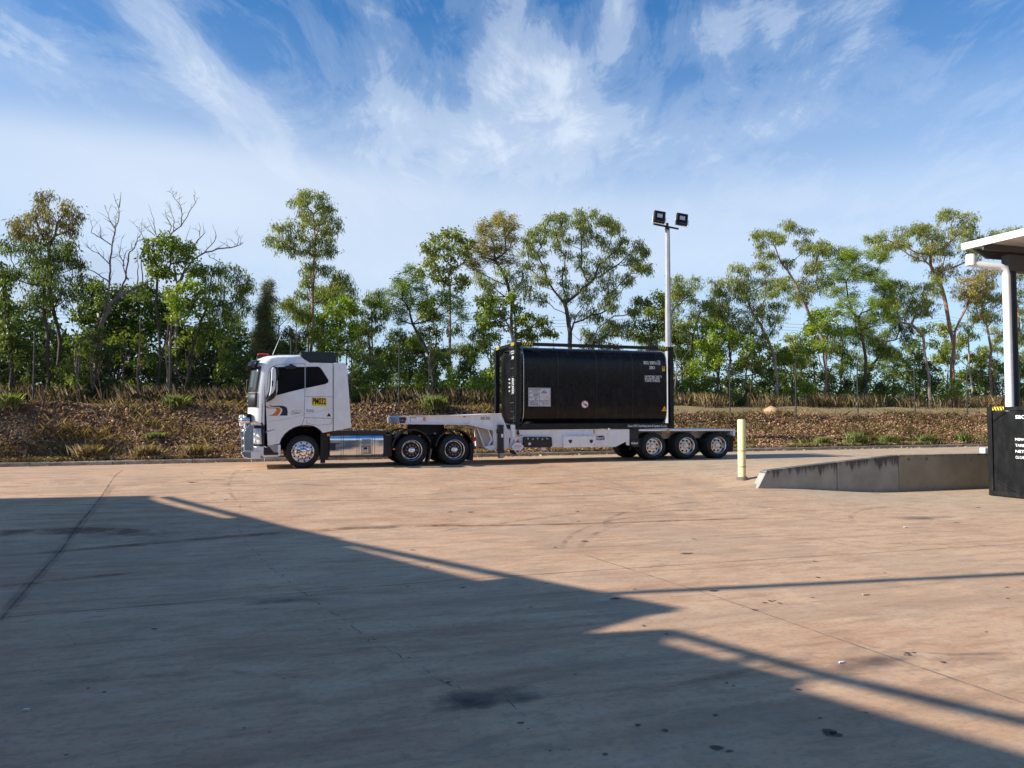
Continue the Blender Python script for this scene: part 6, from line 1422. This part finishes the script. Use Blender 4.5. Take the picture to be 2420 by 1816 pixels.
# grasses
def blades(name,label,cat,n,fn,h,wd,m,seed,lean=.35,kind=True,parent=None):
    rg=np.random.default_rng(seed); P=np.array([fn(rg) for _ in range(n)])
    H=h*rg.uniform(.45,1.25,n)[:,None]; a=rg.uniform(0,6.28,n); ln=rg.normal(0,lean,n)
    D=np.stack([np.cos(a)*ln,np.sin(a)*ln,np.ones(n)],1); S=np.stack([np.cos(a+1.57),np.sin(a+1.57),np.zeros(n)],1)*(wd*rg.uniform(.6,1.4,n))[:,None]
    mid=P+D*H*.55; tip=P+D*H*np.array([1.5,1.5,1.0])
    V=np.stack([P-S/2,P+S/2,mid+S*.4,tip,mid-S*.4],1).reshape(-1,3); Q=np.arange(5*n).reshape(n,5)
    o=fastmesh(name,V,Q,m,parent,np.repeat(rg.uniform(0,1,n),5))
    if kind: stuff(o,label,cat)
    return o
def gp_(s0,s1,d0,d1,cl=.0,dens=None):
    def f(r):
        while True:
            s=r.uniform(s0,s1); d=-r.uniform(d0,d1)
            if cl and (math.sin(s*1.7+3*math.sin(d*1.1))+math.sin(s*.53+d)+1.2)/3.2<r.uniform(0,1)*cl: continue
            return (s,-d,ground(s,d)-.02)
    return f
sA,sB,sC=s_at(-80,-10),s_at(1300,-10),s_at(2520,-10)
blades('tall_dry_grass','tall dry straw coloured grass along the wood edge on the right','grass',12000,gp_(s_at(1150,-10),sC,9.2,13.5,.95),.80,.012,DRY,1,.22)
blades('tall_dry_grass','tall dull brown grass and stalks along the wood edge on the left','grass',7000,gp_(sA,s_at(1150,-10),9,13,.95),.85,.010,DRYD,2,.25)
blades('short_dry_grass','short dry yellow grass on the strip behind the fence','grass',26000,gp_(sA,sC,3.6,9.5,.4),.10,.018,DRY,3,.6)
blades('bank_grass','sparse dry grass stalks on the red rock bank','grass',13000,gp_(s_at(-80,-2),sC,.8,4.2,1.0),.30,.010,DRY,4,.6)
blades('verge_grass','low dry grass at the back of the kerb','grass',14000,gp_(s_at(-80,-1),36,.18,1.3,.8),.17,.011,DRY,5,.6)
blades('verge_grass','green grass mixed along the verge on the right','grass',7000,gp_(17,36,.25,1.3,.7),.17,.014,GRN,6,.5)
# tussocks one can tell apart
tn=[(207,1083,.36,'dry','pale tussock behind the kerb, leftmost of the three left of the truck'),(345,1083,.34,'dry','middle pale tussock behind the kerb left of the truck'),(458,1082,.33,'dry','pale tussock behind the kerb nearest the truck nose'),
 (1945,1042,.30,'g','first green tussock right of the yellow bollard behind the kerb'),(2022,1040,.42,'g','large green tussock behind the kerb above the ramp wall start'),(2100,1042,.34,'g','green tussock over the middle of the ramp wall'),(2190,1040,.32,'g','green tussock above the long wall panel'),(2275,1040,.36,'g','green tussock nearest the standing black container'),
 (1027,958,.40,'g','leafy green weed on the bank top above the goose neck'),(365,1027,.22,'g','small green weed on the middle of the left bank'),(20,950,.35,'g','green weed on the bank top at the far left edge'),(415,975,.35,'g','weed by the second fence post on the left bank')]
for i,(px,py,h,c_,lab) in enumerate(tn):
    d=-.6 if py>1020 else (-3.6 if py<1000 else -2)
    if py==1027: d=-1.9
    s=SZ(px,py,d)[0]; wv=h*.9
    def f(r,s=s,d=d,wv=wv):
        q=r.normal(0,wv*.55,2); return (s+q[0],-d+q[1]*.5,ground(s,d)-.03)
    o=blades('grass_tussock',None,None,520,f,h*1.35,.016,DRY if c_=='dry' else GRN,500+i,.26,False); tag(o,lab,'plant')
# rocks of the bank
ico=[(0,0,1),(.894,0,.447),(.276,.851,.447),(-.724,.526,.447),(-.724,-.526,.447),(.276,-.851,.447),(.724,.526,-.447),(-.276,.851,-.447),(-.894,0,-.447),(-.276,-.851,-.447),(.724,-.526,-.447),(0,0,-1)]
icf=[(0,1,2),(0,2,3),(0,3,4),(0,4,5),(0,5,1),(1,6,2),(2,7,3),(3,8,4),(4,9,5),(5,10,1),(6,7,2),(7,8,3),(8,9,4),(9,10,5),(10,6,1),(11,7,6),(11,8,7),(11,9,8),(11,10,9),(11,6,10)]
def rocks(name,label,n,fn,size,m,seed):
    rg=np.random.default_rng(seed); P=np.array([fn(rg) for _ in range(n)]); I=np.array(ico)
    S=size*rg.uniform(.4,1.0,n)**1.5*1.6
    sc=rg.uniform(.55,1.25,(n,1,3))*S[:,None,None]; V=I[None]*rg.uniform(.72,1.2,(n,12,1))*sc
    a=rg.uniform(0,6.28,n); ca,sa=np.cos(a)[:,None],np.sin(a)[:,None]; X=V[:,:,0]*ca-V[:,:,1]*sa; Y=V[:,:,0]*sa+V[:,:,1]*ca
    V=np.stack([X,Y,V[:,:,2]],2)+P[:,None,:]; Q=(np.array(icf)[None]+12*np.arange(n)[:,None,None]).reshape(-1,3)
    o=fastmesh(name,V.reshape(-1,3),Q,m,None,np.repeat(rg.uniform(0,1,n)**1.15,12)); 
    if label: stuff(o,label,'rocks')
    return o
def fr(d0,d1,s0=-24,s1=44):
    def f(r):
        s=r.uniform(s0,s1); d=-r.uniform(d0,d1); return (s,-d,bz(s,d)+r.uniform(-.02,.03))
    return f
rocks('bank_rocks','loose red brown rocks covering the bank behind the kerb',26000,fr(.75,3.9),.048,ROCK,31)
rocks('bank_rocks','smaller stones between the rocks of the bank',26000,fr(.3,4.3),.032,ROCK,32)
def fl_(r):
    s=r.uniform(-24,44); d=-abs(r.normal(0,.5))-.2 if r.uniform()<.3 else -r.uniform(.5,4); return (s,-d,bz(s,d)+.06+r.uniform(0,.06))
rg=np.random.default_rng(5); C=np.array([fl_(rg) for _ in range(42000)]); V,Q=leaf_arrays(C,.10,.035,.1,0,77); o=fastmesh('leaf_litter',V,Q,LITTER,None,np.repeat(rg.uniform(0,1,len(C)),4)); stuff(o,'dry fallen leaves scattered over the bank','leaves')
def fl2(r):
    s=r.uniform(-20,34); d=abs(r.normal(0,.25))+.02; return (s,-d,ground(s,d)+.012)
C=np.array([fl2(rg) for _ in range(900)]); V,Q=leaf_arrays(C,.09,.04,.0,0,78); V[:,2]=np.maximum(V[:,2],.74); o=fastmesh('leaf_litter',V,Q,LITTER,None,np.repeat(rg.uniform(0,1,len(C)),4)); stuff(o,'dry leaves blown against the kerb foot','leaves')
bsx=SZ(1822,978,-5.2)[0]
o=rocks('boulder',None,1,lambda r:(bsx,5.2,ground(bsx,-5.2)+.12),.34,ROCK,4); tag(o,'large brown boulder on the dry grass behind the fence','boulder')
# litter on the yard
def chip(px,py,a,label,m=WHT):
    s,d=G(px,py); z=ground(s,d); o=MB().hprism([(s-a,-d-a*.4),(s+a*.8,-d-a*.5),(s+a,-d+a*.3),(s-a*.6,-d+a*.5)],z+.004,z+.016).build('litter_scrap',m); tag(o,label,'litter')
chip(62,1681,.022,'white paper scrap on the shaded concrete at the lower left'); chip(1988,1568,.028,'white stick like scrap on the concrete right of centre'); chip(2045,1407,.05,'pale twig on the sunlit concrete near the thin shadow line',mat('twig_pale',(.5,.35,.22),.8))
chip(503,1166,.05,'small white scrap in the sun left of the truck'); chip(532,1181,.04,'small white scrap just past the shadow corner'); chip(2140,1247,.05,'white fleck on the greyer slab near the ramp wall')
# power lines and a far house
cabm=mat('cable_dark',(.06,.07,.08),.6)
for i,py in enumerate((727,735,742)):
    a=SZ(-300,py-40,-45);b=SZ(2700,py+28,-45); o=MB().tube([(a[0]+(b[0]-a[0])*t/24,45+0*i,a[1]+(b[1]-a[1])*t/24-1.6*math.sin(math.pi*((t*4/24)%1))) for t in range(25)],.014,4,False).build('power_line',cabm)
    tag(o,('highest','middle','lowest')[i]+' of the three thin power lines seen through the tree gaps','power line')
hx=s_at(2372,-60)
hs=empty('far_house',(hx,60,3),'small white roofed building glimpsed far behind the right hand trees','house')
MB().box(hx-3,hx+3,58,64,3,5.2).build('wall',WFASC,hs); MB().prism([(hx-3.4,5.2),(hx+3.4,5.2),(hx,6.3)],57.6,64.4).build('roof',WFASC,hs); MB().box(hx-1.4,hx-.4,57.98,58.01,3.7,4.7).build('window',GLASS,hs)
print('tris',sum(sum(len(p.vertices)-2 for p in m.polygons) for m in bpy.data.meshes)); print('objects',len(bpy.data.objects))
